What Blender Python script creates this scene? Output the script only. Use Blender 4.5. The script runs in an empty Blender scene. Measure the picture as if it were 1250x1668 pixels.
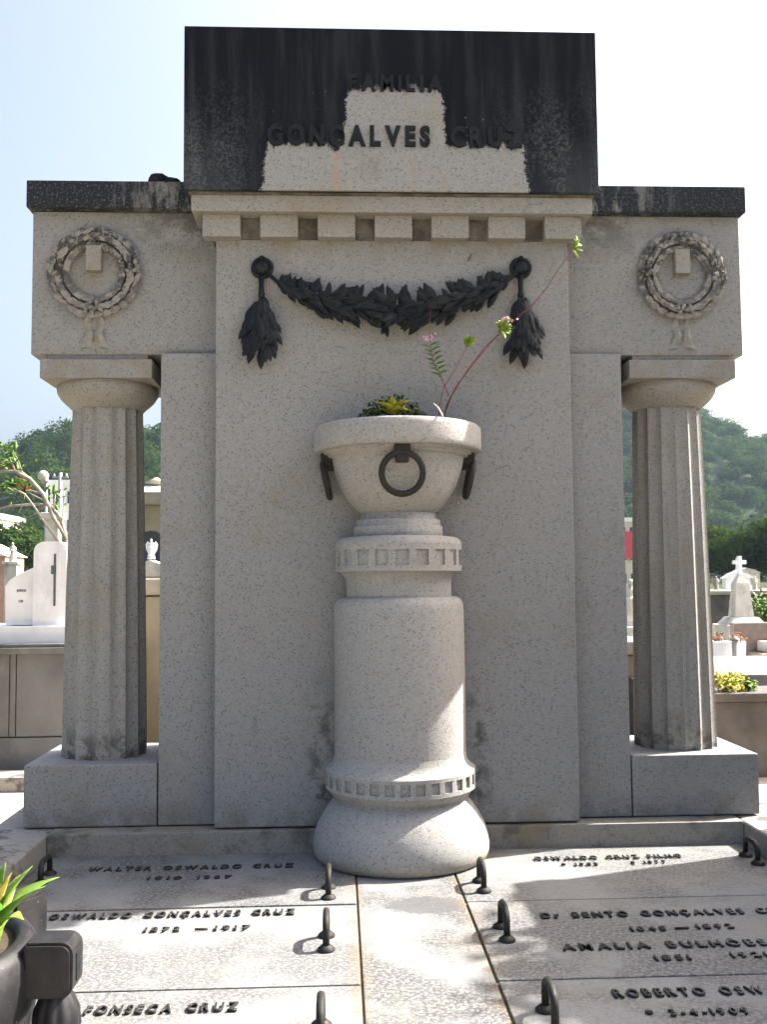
import bpy, bmesh, math, random
import numpy as np
from mathutils import Vector, Matrix, noise as mnoise

# ------------------------------------------------------------------ scene
S = bpy.context.scene
COL = S.collection
R_ = math.radians
rnd = random.Random(7)
nr = np.random.default_rng(11)

# ---- camera, solved from the vanishing points of the photograph (1250 x 1668)
PW, PH, PF = 1250.0, 1668.0, 1620.0
CAM = np.array([-0.324, -5.66, 1.5])
_vp = (553.0, 945.0)
_Y = np.array([_vp[0]-PW/2, _vp[1]-PH/2, PF]); _Y /= np.linalg.norm(_Y)
_p2 = np.array([_vp[0]+1000-PW/2, _vp[1]-8.5-PH/2, PF])
_Z = np.cross(_Y, _p2); _Z /= np.linalg.norm(_Z)
if _Z[1] > 0: _Z = -_Z
_X = np.cross(_Y, _Z)
RC = np.stack([_X, _Y, _Z], 1)               # camera(right, down, forward) = RC @ world
def ray(px, py): return RC.T @ np.array([px-PW/2, py-PH/2, PF])
def at_y(px, py, y):
    d = ray(px, py); return Vector(CAM + d*((y-CAM[1])/d[1]))
def at_z(px, py, z):
    d = ray(px, py); return Vector(CAM + d*((z-CAM[2])/d[2]))
cd = bpy.data.cameras.new('camera'); co = bpy.data.objects.new('camera', cd); COL.objects.link(co)
cd.sensor_fit = 'VERTICAL'; cd.sensor_height = 36; cd.lens = 36*PF/PH
cd.clip_start = 0.05; cd.clip_end = 4000
m = Matrix.Identity(4)
for i in range(3):
    m[i][0] = RC[0][i]; m[i][1] = -RC[1][i]; m[i][2] = -RC[2][i]; m[i][3] = CAM[i]
co.matrix_world = m
S.camera = co

# ---- sky and sun: sun on the right, 19 degrees behind the front of the tomb
SUN_EL, SUN_BEHIND = R_(44), R_(19)
sdir = Vector((math.cos(SUN_EL)*math.cos(SUN_BEHIND), math.cos(SUN_EL)*math.sin(SUN_BEHIND), math.sin(SUN_EL)))
w = bpy.data.worlds.new('World'); S.world = w; w.use_nodes = True
wn = w.node_tree; bg = wn.nodes['Background']
sky = wn.nodes.new('ShaderNodeTexSky'); sky.sky_type = 'NISHITA'; sky.sun_disc = False
sky.sun_elevation = SUN_EL; sky.sun_rotation = math.atan2(sdir.x, sdir.y)
sky.altitude = 10; sky.air_density = .85; sky.dust_density = 9.0; sky.ozone_density = 1.0
wn.links.new(sky.outputs[0], bg.inputs[0]); bg.inputs[1].default_value = 0.096
sl = bpy.data.lights.new('sun', 'SUN'); sl.energy = 4.3; sl.angle = R_(0.55); sl.color = (1.0, 0.965, 0.915)
so = bpy.data.objects.new('sun', sl); COL.objects.link(so); so.location = (12, 4, 14)
so.rotation_euler = (-sdir).to_track_quat('-Z', 'Y').to_euler()
vs = S.view_settings
vs.view_transform = 'Standard'; vs.look = 'None'; vs.gamma = 1; vs.exposure = 2.15; vs.use_curve_mapping = False
S.render.engine = 'CYCLES'
S.cycles.use_denoising = True; S.cycles.max_bounces = 6; S.cycles.diffuse_bounces = 4
S.cycles.volume_bounces = 0; S.cycles.transparent_max_bounces = 6
S.cycles.caustics_reflective = False; S.cycles.caustics_refractive = False

# ------------------------------------------------------------------ node helpers
class NT:
    def __init__(s, name):
        s.m = bpy.data.materials.new(name); s.m.use_nodes = True
        s.t = s.m.node_tree; s.b = s.t.nodes['Principled BSDF']
    def n(s, typ, **kw):
        x = s.t.nodes.new('ShaderNode'+typ)
        for k, v in kw.items(): setattr(x, k, v)
        return x
    def l(s, a, b): s.t.links.new(a, b)
    def set(s, sock, v):
        if isinstance(v, (int, float, tuple, list)): sock.default_value = v
        else: s.l(v, sock)
    def pos(s):
        if not hasattr(s, '_g'): s._g = s.n('NewGeometry')
        return s._g.outputs['Position']
    def xyz(s):
        if not hasattr(s, '_x'):
            s._x = s.n('SeparateXYZ'); s.l(s.pos(), s._x.inputs[0])
        return s._x.outputs
    def scaled(s, v):
        k = s.n('VectorMath', operation='MULTIPLY'); s.l(s.pos(), k.inputs[0]); k.inputs[1].default_value = v
        return k.outputs[0]
    def noise(s, scale, detail=3, rough=.55, vec=None, w=None):
        k = s.n('TexNoise'); s.l(vec or s.pos(), k.inputs['Vector'])
        k.inputs['Scale'].default_value = scale; k.inputs['Detail'].default_value = detail; k.inputs['Roughness'].default_value = rough
        return k.outputs['Fac']
    def voro(s, scale, vec=None):
        k = s.n('TexVoronoi'); s.l(vec or s.pos(), k.inputs['Vector']); k.inputs['Scale'].default_value = scale
        q = s.n('SeparateColor'); s.l(k.outputs['Color'], q.inputs[0])
        return q.outputs[0], k.outputs['Distance']
    def math(s, op, a, b=0.0, c=None, clamp=False):
        k = s.n('Math', operation=op); k.use_clamp = clamp
        s.set(k.inputs[0], a); s.set(k.inputs[1], b)
        if c is not None: s.set(k.inputs[2], c)
        return k.outputs[0]
    def step(s, v, lo, hi):        # smooth 0..1 as v goes lo..hi
        k = s.n('MapRange', interpolation_type='SMOOTHSTEP'); s.set(k.inputs[0], v)
        k.inputs[1].default_value = lo; k.inputs[2].default_value = hi
        if lo > hi:
            k.inputs[1].default_value = hi; k.inputs[2].default_value = lo; k.inputs[3].default_value = 1; k.inputs[4].default_value = 0
        return k.outputs[0]
    def mix(s, f, a, b):
        k = s.n('Mix', data_type='RGBA'); s.set(k.inputs[0], f)
        for sock, v in ((k.inputs[6], a), (k.inputs[7], b)):
            if isinstance(v, tuple): sock.default_value = (v[0], v[1], v[2], 1)
            else: s.l(v, sock)
        return k.outputs[2]
    def ramp(s, f, stops, interp='LINEAR'):
        k = s.n('ValToRGB'); s.l(f, k.inputs[0]); k.color_ramp.interpolation = interp
        e = k.color_ramp.elements
        while len(e) < len(stops): e.new(0.5)
        for el, (p, c) in zip(e, stops):
            el.position = p; el.color = (c[0], c[1], c[2], 1) if isinstance(c, tuple) else (c, c, c, 1)
        return k.outputs[0]
    def mul(s, *a):
        r = a[0]
        for x in a[1:]: r = s.math('MULTIPLY', r, x)
        return r
    def bump(s, hgt, strength=.3, dist=.01):
        k = s.n('Bump'); s.l(hgt, k.inputs['Height']); k.inputs['Strength'].default_value = strength; k.inputs['Distance'].default_value = dist
        s.l(k.outputs[0], s.b.inputs['Normal'])
    def done(s, col, rough=.8, spec=.3, metal=0.0):
        s.set(s.b.inputs['Base Color'], col if not isinstance(col, tuple) else (col[0], col[1], col[2], 1))
        s.set(s.b.inputs['Roughness'], rough); s.b.inputs['Specular IOR Level'].default_value = spec; s.b.inputs['Metallic'].default_value = metal
        return s.m

def grain(k, base, contrast=1.0, warm=.35):
    """speckled granite colour"""
    b = Vector(base)
    c1, d1 = k.voro(88); c2, d2 = k.voro(150)
    lo = tuple(b*(1-.55*contrast)); md = tuple(b*(1-.26*contrast)); hi = tuple(b*(1+.13*contrast))
    pk = (b[0]*1.06, b[1]*.94, b[2]*.86)
    col = k.ramp(c2, [(0.0, md), (.28, tuple(b)), (.62, pk), (.74, tuple(b)), (1.0, hi)])
    dark = k.mul(k.step(c1, .18, .11), k.step(d1, .68, .22))
    col = k.mix(dark, col, lo)
    sz = k.noise(38, 4, .7)
    col = k.mix(k.math('MULTIPLY', k.step(sz, .46, .68), .32*contrast), col, tuple(b*.62))
    col = k.mix(k.math('MULTIPLY', k.step(k.noise(105, 2, .6), .50, .66), .30*contrast), col, tuple(b*1.28))
    n = k.noise(2.1, 5, .6)
    col = k.mix(k.math('MULTIPLY', k.step(n, .52, .72), warm), col, (b[0]*.86, b[1]*.72, b[2]*.50))
    n2 = k.noise(7.0, 5, .65, vec=k.scaled((1, 1, .35)))
    col = k.mix(k.math('MULTIPLY', k.step(n2, .60, .74), .35), col, tuple(b*.5))
    return col

def granite(name, base=(.262, .263, .257), contrast=.9, warm=.35, extra=None, rough=.78, spec=.25):
    k = NT(name); col = grain(k, base, contrast, warm)
    if extra: col = extra(k, col)
    k.bump(k.noise(140, 3, .6), .35, .006)
    return k.done(col, rough, spec)

def plain(name, base, var=.25, scale=6, rough=.8, spec=.25, metal=0, bump=0, dirt=None):
    k = NT(name); b = Vector(base)
    col = k.ramp(k.noise(scale, 5, .6), [(.3, tuple(b*(1-var))), (.7, tuple(b*(1+var*.6)))])
    if dirt: col = k.mix(k.math('MULTIPLY', k.step(k.noise(scale*.6, 6, .7, vec=k.scaled((1, 1, .4))), .5, .68), .7), col, dirt)
    if bump: k.bump(k.noise(scale*8, 4, .6), bump, .01)
    return k.done(col, rough, spec, metal)

BLACK = (.022, .023, .027)
M = {}
def wall_extra(k, col):
    x, y, z = k.xyz()
    ax = k.math('ABSOLUTE', k.math('SUBTRACT', x, .01))
    n = k.noise(9, 6, .7)
    # damp dark growth on the wall beside the pedestal
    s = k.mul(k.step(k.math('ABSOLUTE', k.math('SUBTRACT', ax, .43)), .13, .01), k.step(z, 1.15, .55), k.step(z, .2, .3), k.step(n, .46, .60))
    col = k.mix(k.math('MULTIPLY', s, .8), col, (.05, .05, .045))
    # brown runs under the dentils and a grimy foot
    t = k.mul(k.step(z, 3.22, 3.48), k.step(k.noise(5, 4, .6, vec=k.scaled((1, 1, .3))), .42, .62))
    col = k.mix(k.math('MULTIPLY', t, .45), col, (.20, .165, .12))
    u = k.mul(k.step(z, .32, .13), k.step(k.noise(6, 5, .65), .40, .62))
    return k.mix(k.math('MULTIPLY', u, .6), col, (.13, .11, .085))
M['granite'] = granite('granite', extra=wall_extra)
M['granite_warm'] = granite('granite_warm', base=(.275, .268, .248), warm=.5, contrast=.9)
def ped_extra(k, col):
    x, y, z = k.xyz()
    u = k.mul(k.step(z, .10, .0), k.step(k.noise(7, 5, .65), .3, .6))
    return k.mix(k.math('MULTIPLY', u, .5), col, (.30, .22, .12))
def col_extra(k, col):
    x, y, z = k.xyz()
    run = k.mul(k.step(k.noise(11, 5, .65, vec=k.scaled((1, 1, .10))),   .50, .68), .30)
    col = k.mix(run, col, (.13, .115, .085))
    foot = k.mul(k.step(z, .75, .48), k.step(k.noise(8, 5, .7), .46, .60))
    return k.mix(k.math('MULTIPLY', foot, .8), col, (.055, .05, .042))
M['granite_col'] = granite('granite_column', base=(.295, .290, .270), warm=.35, contrast=.95, extra=col_extra)
M['granite_ped'] = granite('granite_pedestal', base=(.312, .308, .293), contrast=.85, warm=.25, extra=ped_extra)
def frieze_extra(k, col):
    x, y, z = k.xyz()
    n = k.noise(5, 6, .7)
    t = k.mul(k.step(z, 3.32, 3.66), k.step(n, .40, .58), k.step(k.math('ABSOLUTE', x), 1.9, 1.1))
    col = k.mix(k.math('MULTIPLY', t, .8), col, (.07, .06, .05))
    e = k.mul(k.step(z, 2.90, 2.83), k.step(k.noise(8, 5, .6), .35, .6))
    return k.mix(k.math('MULTIPLY', e, .45), col, (.22, .18, .12))
M['granite_frieze'] = granite('granite_frieze', extra=frieze_extra)
def wreath_extra(k, col):
    n = k.noise(16, 5, .7); x, y, z = k.xyz()
    c = k.math('MULTIPLY', k.step(n, .45, .55), k.step(z, 2.90, 3.35))
    return k.mix(k.math('MULTIPLY', c, .85), col, (.045, .045, .05))
M['granite_wreath'] = granite('granite_wreath', base=(.29, .28, .255), contrast=.5, warm=.3, extra=wreath_extra)

def attic_extra(k, col):
    x, y, z = k.xyz()
    rag = k.math('MULTIPLY', k.math('SUBTRACT', k.noise(22, 6, .75), .5), .11)
    fine = k.math('MULTIPLY', k.math('SUBTRACT', k.noise(95, 3, .7), .5), .05)
    xr = k.math('ADD', k.math('ADD', x, rag), fine); zr = k.math('ADD', z, k.math('MULTIPLY', rag, 1.25)); zr = k.math('ADD', zr, fine); zr = k.math('ADD', zr, k.math('MULTIPLY', k.math('SUBTRACT', k.noise(34, 2, .6, vec=k.scaled((1, 1, .06))), .5), .10))
    # wide lower patch, slightly tapering upward
    wA = k.math('MULTIPLY_ADD', k.math('SUBTRACT', z, 3.70), -.10, .757)
    A = k.mul(k.step(k.math('SUBTRACT', k.math('ABSOLUTE', k.math('SUBTRACT', xr, .008)), wA), .006, -.006), k.step(zr, 3.975, 3.955))
    wB = k.math('MULTIPLY_ADD', k.math('SUBTRACT', z, 3.96), -.09, .295)
    B = k.mul(k.step(k.math('SUBTRACT', k.math('ABSOLUTE', k.math('SUBTRACT', xr, .006)), wB), .006, -.006), k.step(zr, 4.315, 4.285))
    clean = k.math('MAXIMUM', A, B)
    spots = k.mul(k.step(k.noise(30, 3, .6), .70, .73), k.step(z, 4.45, 4.2), k.step(k.math('ABSOLUTE', x), .75, .5))
    clean = k.math('MAXIMUM', clean, spots)
    front = k.step(y, -.14, -.155)
    clean = k.math('MULTIPLY', clean, front)
    streak = k.noise(14, 4, .6, vec=k.scaled((1, 1, .08)))
    blk = k.mix(k.step(streak, .42, .75), (.0075, .0085, .012), (.024, .026, .032))
    fade = k.mul(k.step(k.math('ADD', z, k.math('MULTIPLY', k.noise(2.5, 4, .6), .5)), 4.45, 3.95), k.step(k.math('ABSOLUTE', x), .65, 1.2))
    blk = k.mix(k.math('MULTIPLY', fade, .6), blk, (.062, .066, .074))
    lich = k.mul(k.step(k.noise(60, 4, .7), .44, .62), k.step(k.noise(6, 4, .6, vec=k.scaled((1, 1, .3))), .36, .62), k.step(k.math('ABSOLUTE', k.math('ADD', x, .12)), .45, 1.05), k.step(z, 4.5, 3.85))
    blk = k.mix(k.math('MULTIPLY', lich, .62), blk, (.12, .127, .135))
    rust = k.mul(k.step(k.noise(13, 3, .5, vec=k.scaled((1, 1, .05))), .58, .72), .5)
    lightc = k.mix(rust, col, (.38, .27, .15))
    return k.mix(clean, blk, lightc)
M['grime_shade'] = granite('granite_grime_shade', base=(.16, .148, .125), contrast=.7, warm=.6, extra=lambda k, c: k.mix(k.mul(k.step(k.noise(7, 5, .7), .38, .60), .8), c, (.05, .042, .032)))  # stain behind the dentils; painted shade on wreath core and bed joint
M['attic'] = granite(spec=.08, name='granite_black_crust', base=(.285, .288, .285), contrast=.9, extra=attic_extra)
def crust_extra(k, col):
    x, y, z = k.xyz()
    n = k.noise(9, 5, .7, vec=k.scaled((1, 1, .25)))
    bare = k.mul(k.step(n, .46, .60), k.step(k.math('ABSOLUTE', x), 1.85, 1.25))
    up = k.step(k.math('ADD', z, k.math('MULTIPLY', n, .04)), 3.70, 3.712)
    blk = k.mix(k.step(k.noise(70, 3, .65), .52, .66), (.024, .026, .032), (.10, .105, .112))
    f = k.math('MULTIPLY', k.math('SUBTRACT', 1.0, k.math('MULTIPLY', bare, .8)), up)
    return k.mix(f, col, blk)
M['crust'] = granite(spec=.1, name='granite_crust_cornice', extra=crust_extra)

def slab_mat(name, seed, oval=False, base=(.19, .193, .19), lich=.55):
    k = NT(name); b = Vector(base)
    sh = k.n('VectorMath', operation='ADD'); k.l(k.pos(), sh.inputs[0]); sh.inputs[1].default_value = (seed*3.7, seed*1.3, 0)
    c2, d2 = k.voro(120)
    col = k.ramp(c2, [(0, tuple(b*.80)), (.3, tuple(b)), (1, tuple(b*1.08))])
    big = k.noise(1.7, 5, .62, vec=sh.outputs[0]); sm = k.noise(62, 4, .75, vec=sh.outputs[0])
    l = k.mul(k.step(big, .40, .57), k.step(sm, .43, .54))
    col = k.mix(k.math('MULTIPLY', l, lich+.25), col, (.075, .072, .07))
    l2 = k.step(k.noise(105, 3, .7, vec=sh.outputs[0]), .50, .63)
    col = k.mix(k.math('MULTIPLY', l2, lich*.7), col, (.16, .15, .135))
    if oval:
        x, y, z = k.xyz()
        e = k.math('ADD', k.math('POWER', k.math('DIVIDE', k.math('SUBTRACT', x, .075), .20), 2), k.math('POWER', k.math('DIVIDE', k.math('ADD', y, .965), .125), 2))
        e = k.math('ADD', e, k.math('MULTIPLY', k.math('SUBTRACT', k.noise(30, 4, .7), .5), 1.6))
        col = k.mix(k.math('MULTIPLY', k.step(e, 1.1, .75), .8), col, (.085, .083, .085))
    xx = k.xyz()[0]
    edge = k.mul(k.step(k.math('ABSOLUTE', k.math('SUBTRACT', k.math('ABSOLUTE', xx), .253)), .07, .004), k.step(k.noise(9, 4, .65), .36, .60))
    col = k.mix(k.math('MULTIPLY', edge, .42), col, (.17, .12, .06))
    warm = k.step(k.noise(2.6, 4, .6), .48, .7)
    col = k.mix(k.math('MULTIPLY', warm, .25), col, (.25, .225, .175))
    k.bump(k.noise(90, 3, .6), .3, .006)
    return k.done(col, .82, .25)
M['slab'] = [slab_mat('slab_stone', i, i == 6, lich=l) for i, l in enumerate((.8, .6, .55, .65, .6, .75, .95))]
M['kerb'] = granite('kerb_stone', base=(.29, .28, .26), contrast=.6, warm=.5,
    extra=lambda k, c: k.mix(k.mul(k.step(k.noise(4, 5, .7), .5, .62), .85), c, (.06, .058, .055)))
M['step'] = granite('step_stone', base=(.25, .24, .21), contrast=.7, warm=.9,
    extra=lambda k, c: k.mix(k.mul(k.step(k.noise(5, 6, .75), .5, .66), .7), c, (.085, .075, .06)))
def bronze(name, base=(.009, .010, .012), rough=.55, green=.3, metal=.15):
    k = NT(name)
    col = k.mix(k.math('MULTIPLY', k.step(k.noise(22, 5, .7), .45, .68), green), base, (.028, .036, .036))
    r = k.ramp(k.noise(30, 4, .6), [(.3, rough-.12), (.7, rough+.15)])
    k.bump(k.noise(60, 4, .6), .35, .004)
    return k.done(col, r, .25, metal)
M['bronze'] = bronze('dark_bronze')
M['letter_bronze'] = bronze('letter_bronze', (.040, .037, .033), .42, .3, .35)
M['iron'] = bronze('dark_iron', (.026, .022, .019), .6, .2, .15)
def planter_mat():
    k = NT('planter_bronze')
    col = k.mix(k.step(k.noise(9, 5, .65), .4, .7), (.010, .0095, .011), (.026, .023, .023))
    spl = k.mul(k.step(k.noise(55, 3, .6), .70, .74), k.step(k.noise(6, 2, .5), .50, .6))
    col = k.mix(spl, col, (.55, .55, .52))
    k.bump(k.noise(70, 3, .6), .15, .004)
    return k.done(col, k.ramp(k.noise(20, 3, .6), [(.3, .42), (.7, .68)]), .4, .1)
M['planter'] = planter_mat()
M['soil'] = plain('soil', (.06, .045, .03), .5, 40, .95)
M['marble'] = plain('white_marble', (.80, .80, .80), .12, 5, .55, .4, dirt=(.58, .58, .57))
M['marble_dark'] = plain('dark_inlay', (.12, .12, .125), .3, 20, .6)
M['greytomb'] = plain('grey_tomb_panel', (.185, .180, .170), .3, 2.2, .8, .25, bump=.2, dirt=(.095, .09, .08))
M['ochre'] = plain('ochre_stucco', (.25, .215, .15), .18, 3, .85, .2, dirt=(.22, .17, .10))
M['ochre_trim'] = plain('ochre_trim', (.28, .25, .195), .2, 5, .85, .2)
M['brown'] = plain('brown_granite', (.22, .165, .135), .25, 8, .5, .4)
M['darktomb'] = plain('dark_tomb_stone', (.115, .103, .095), .4, 3, .85, .2, bump=.25, dirt=(.05, .045, .04))
M['pale'] = plain('pale_stone', (.55, .51, .45), .2, 6, .8, .25, dirt=(.18, .165, .15))
M['statue'] = plain('statue_stone', (.36, .33, .28), .3, 9, .8, .25, dirt=(.10, .09, .08))
M['white'] = plain('white_paint', (.78, .78, .77), .08, 3, .7, .3)
M['red'] = plain('red_paint', (.50, .05, .06), .1, 2, .6, .3)
M['cream'] = plain('cream_wall', (.62, .56, .46), .1, 1, .8, .2)
M['roof'] = plain('pink_tile', (.50, .30, .23), .25, 3, .85, .2)
M['glass'] = plain('window_glass', (.04, .05, .06), .2, 2, .15, .5)
M['metal'] = plain('grey_metal', (.35, .36, .37), .2, 8, .45, .5, .6)
M['bark'] = plain('pale_bark', (.34, .30, .25), .35, 14, .9, .2, bump=.5)
M['darkbark'] = plain('dark_bark', (.09, .07, .05), .4, 10, .9, .2, bump=.5)
M['path'] = plain('sandy_path', (.47, .41, .33), .2, 1.6, .95, .1, bump=.4, dirt=(.33, .28, .22))
M['ground'] = plain('earth', (.105, .105, .055), .45, .25, .95, .1, bump=.3)
M['hillsoil'] = plain('hill_soil', (.035, .05, .022), .4, .05, .95, .05)
M['mortar'] = plain('mortar', (.17, .12, .07), .4, 20, .95, .1)

def leaf_mat(name, a, b, trans=.35, scale=3.0, rough=.55, spec=.25):
    k = NT(name)
    col = k.mix(k.step(k.noise(scale, 3, .6), .35, .65), a, b)
    g = k.n('BsdfTranslucent'); k.l(k.mix(.5, col, (b[0]*1.5, b[1]*1.4, b[2]*.8)), g.inputs[0])
    mx = k.n('MixShader'); mx.inputs[0].default_value = trans
    m_ = k.done(col, rough, spec)
    k.l(k.b.outputs[0], mx.inputs[1]); k.l(g.outputs[0], mx.inputs[2])
    k.l(mx.outputs[0], k.t.nodes['Material Output'].inputs[0])
    return m_
M['forest'] = leaf_mat('forest_leaf', (.008, .026, .006), (.040, .074, .014), .3, .16, .8, .03)
M['tree'] = leaf_mat('tree_leaf', (.009, .026, .005), (.036, .066, .012), .3, .6, .8, .04)
M['leaf'] = leaf_mat('fresh_leaf', (.07, .15, .02), (.16, .28, .05), .4, 12)
M['leaf_bright'] = leaf_mat('bright_leaf', (.20, .32, .05), (.38, .46, .12), .45, 20)
M['leaf_yellow'] = leaf_mat('yellow_leaf', (.30, .34, .03), (.50, .46, .05), .4, 10)
M['agave'] = leaf_mat('bromeliad_leaf', (.10, .22, .03), (.26, .40, .07), .35, 9, .4)
M['agave_old'] = leaf_mat('old_bromeliad_leaf', (.30, .30, .06), (.42, .30, .10), .35, 14, .5)
M['darkleaf'] = leaf_mat('dark_small_leaf', (.04, .07, .018), (.12, .17, .045), .3, 25)
M['redleaf'] = leaf_mat('autumn_leaf', (.25, .09, .04), (.35, .20, .08), .4, 12)
M['stem'] = plain('red_stem', (.20, .055, .05), .3, 20, .6)
M['dry'] = plain('dry_stalk', (.62, .52, .42), .2, 20, .8)
M['pink'] = leaf_mat('pink_flower', (.55, .30, .45), (.75, .55, .70), .3, 30)

# ------------------------------------------------------------------ mesh helpers
class MB:
    def __init__(s): s.v = []; s.f = []; s.smooth = []
    def add(s, vs, fs, smooth=False):
        o = len(s.v); s.v += [tuple(p) for p in vs]; s.f += [tuple(i+o for i in f) for f in fs]; s.smooth += [smooth]*len(fs); return s
    def box(s, x0, x1, y0, y1, z0, z1, bev=0.006, seg=2):
        if bev <= 0:
            v = [(x, y, z) for x in (x0, x1) for y in (y0, y1) for z in (z0, z1)]
            return s.add(v, [(0,1,3,2), (4,6,7,5), (0,4,5,1), (2,3,7,6), (0,2,6,4), (1,5,7,3)])
        bm = bmesh.new(); bmesh.ops.create_cube(bm, size=1)
        for q in bm.verts: q.co = Vector(((x0+x1)/2+q.co.x*(x1-x0), (y0+y1)/2+q.co.y*(y1-y0), (z0+z1)/2+q.co.z*(z1-z0)))
        bmesh.ops.bevel(bm, geom=bm.edges[:], offset=bev, segments=seg, profile=.6, affect='EDGES')
        return s.bm(bm)
    def bm(s, bm, smooth=False):
        bm.verts.index_update(); bm.verts.ensure_lookup_table()
        s.add([q.co[:] for q in bm.verts], [[q.index for q in f.verts] for f in bm.faces], smooth); bm.free(); return s
    def lathe(s, prof, c=(0, 0), n=48, caps=True, fn=None, smooth=True):
        vs = []; m_ = len(prof)
        for r, z in prof:
            for i in range(n):
                a = 2*math.pi*i/n; rr = fn(r, a, z) if fn else r
                vs.append((c[0]+rr*math.cos(a), c[1]+rr*math.sin(a), z))
        fs = [(j*n+i, j*n+(i+1) % n, (j+1)*n+(i+1) % n, (j+1)*n+i) for j in range(m_-1) for i in range(n)]
        s.add(vs, fs, smooth)
        if caps:
            s.add([vs[i] for i in range(n)], [tuple(range(n-1, -1, -1))])
            s.add([vs[(m_-1)*n+i] for i in range(n)], [tuple(range(n))])
        return s
    def tube(s, pts, rad, n=8, smooth=True, caps=True, closed=False):
        pts = [Vector(p) for p in pts]; rs = rad if isinstance(rad, (list, tuple)) else [rad]*len(pts)
        vs = []; prev = None
        for i, p in enumerate(pts):
            t = (pts[(i+1) % len(pts)]-pts[i-1]).normalized() if closed else (pts[min(i+1, len(pts)-1)]-pts[max(i-1, 0)]).normalized()
            if prev is None:
                u = t.cross(Vector((0, 0, 1)) if abs(t.z) < .9 else Vector((1, 0, 0))).normalized()
            else:
                u = (prev - t*prev.dot(t)).normalized()
            prev = u; b = t.cross(u)
            for k in range(n):
                a = 2*math.pi*k/n; vs.append(p + (u*math.cos(a)+b*math.sin(a))*rs[i])
        fs = [(j*n+k, j*n+(k+1) % n, (j+1)*n+(k+1) % n, (j+1)*n+k) for j in range(len(pts)-1) for k in range(n)]
        if closed: fs += [((len(pts)-1)*n+k, (len(pts)-1)*n+(k+1) % n, (k+1) % n, k) for k in range(n)]
        elif caps: fs += [tuple(range(n-1, -1, -1)), tuple((len(pts)-1)*n+k for k in range(n))]
        return s.add(vs, fs, smooth)
    def ball(s, c, r, sub=2, sc=(1, 1, 1), rough=0):
        bm = bmesh.new(); bmesh.ops.create_icosphere(bm, subdivisions=sub, radius=1)
        for q in bm.verts:
            k = 1 + (rough*mnoise.noise(q.co*2.3+Vector(c)) if rough else 0)
            q.co = Vector((c[0]+q.co.x*r*sc[0]*k, c[1]+q.co.y*r*sc[1]*k, c[2]+q.co.z*r*sc[2]*k))
        return s.bm(bm, True)
    def prism(s, poly, y0, y1):          # poly in (x, z), extruded along y
        n = len(poly); vs = [(x, y0, z) for x, z in poly]+[(x, y1, z) for x, z in poly]
        fs = [tuple(range(n)), tuple(range(2*n-1, n-1, -1))]+[(i, i+n, (i+1) % n+n, (i+1) % n) for i in range(n)]
        return s.add(vs, fs)
    def leaf(s, base, direction, up, L, W, curl=.2, th=.12, n=5, round_=1.0):
        d = Vector(direction).normalized(); u = Vector(up); u = (u-d*u.dot(d)); u = u.normalized() if u.length > 1e-5 else d.orthogonal().normalized()
        sd = d.cross(u); base = Vector(base); vs = []
        for i in range(n+1):
            t = i/n; wd = W*.5*(math.sin(math.pi*min(1, (t*.88+.09)))**round_)*(1 if i < n else .06)
            c = base+d*(L*t)-u*(curl*L*t*t); k = W*th
            vs += [c-sd*wd, c+u*k*(1-t*.6), c+sd*wd, c-u*k*.4]
        fs = []
        for i in range(n):
            for a in range(4):
                b = (a+1) % 4; fs.append((i*4+a, i*4+b, i*4+4+b, i*4+4+a))
        fs += [(3, 2, 1, 0), (n*4, n*4+1, n*4+2, n*4+3)]
        return s.add(vs, fs, False)
    def blade(s, pts, widths, up, fold=.25):      # thin folded leaf along a line
        pts = [Vector(p) for p in pts]; vs = []; n = len(pts)
        for i, p in enumerate(pts):
            t = (pts[min(i+1, n-1)]-pts[max(i-1, 0)]).normalized(); sd = t.cross(Vector(up)).normalized(); u = sd.cross(t)
            wd = widths[i]
            vs += [p-sd*wd+u*wd*fold, p, p+sd*wd+u*wd*fold, p-u*max(wd*.10, .0008)]
        fs = []
        for i in range(n-1):
            for a in range(4):
                b = (a+1) % 4; fs.append((i*4+a, i*4+b, i*4+4+b, i*4+4+a))
        fs += [(3, 2, 1, 0), ((n-1)*4, (n-1)*4+1, (n-1)*4+2, (n-1)*4+3)]
        return s.add(vs, fs, True)
    def mesh(s, name, mat, off=(0, 0, 0)):
        me = bpy.data.meshes.new(name)
        me.from_pydata([(x-off[0], y-off[1], z-off[2]) for x, y, z in s.v], [], s.f)
        me.polygons.foreach_set('use_smooth', s.smooth); me.materials.append(mat)
        bm = bmesh.new(); bm.from_mesh(me); bmesh.ops.recalc_face_normals(bm, faces=bm.faces); bm.to_mesh(me); bm.free()
        return me

def wpos(p):
    return p.location + (wpos(p.parent) if p.parent else Vector((0, 0, 0)))
def link(o, parent=None):
    COL.objects.link(o)
    if parent: o.parent = parent
    return o
def part(name, mb, mat, parent=None, label=None):
    """mesh built in world coordinates; stored relative to its (unrotated) parent chain"""
    off = wpos(parent) if parent else Vector((0, 0, 0))
    me = mb.mesh(name, M[mat] if isinstance(mat, str) else mat, off)
    o = bpy.data.objects.new(name, me); link(o, parent)
    if label: o['label'] = label
    return o
def thing(name, label, cat, loc, group=None):
    o = bpy.data.objects.new(name, None); o.location = loc; o.empty_display_size = .2; link(o)
    o['label'] = label; o['category'] = cat
    if group: o['group'] = group
    return o
def solo(name, mb, mat, label, cat, group=None, loc=None):
    loc = Vector(loc or mb.v[0])
    me = mb.mesh(name, M[mat] if isinstance(mat, str) else mat, loc)
    o = bpy.data.objects.new(name, me); o.location = loc; link(o); o['label'] = label; o['category'] = cat
    if group: o['group'] = group
    return o
def struct(name, mb, mat, kind='structure', label=None):
    o = part(name, mb, mat); o['kind'] = kind
    if label: o['label'] = label
    return o
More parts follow.
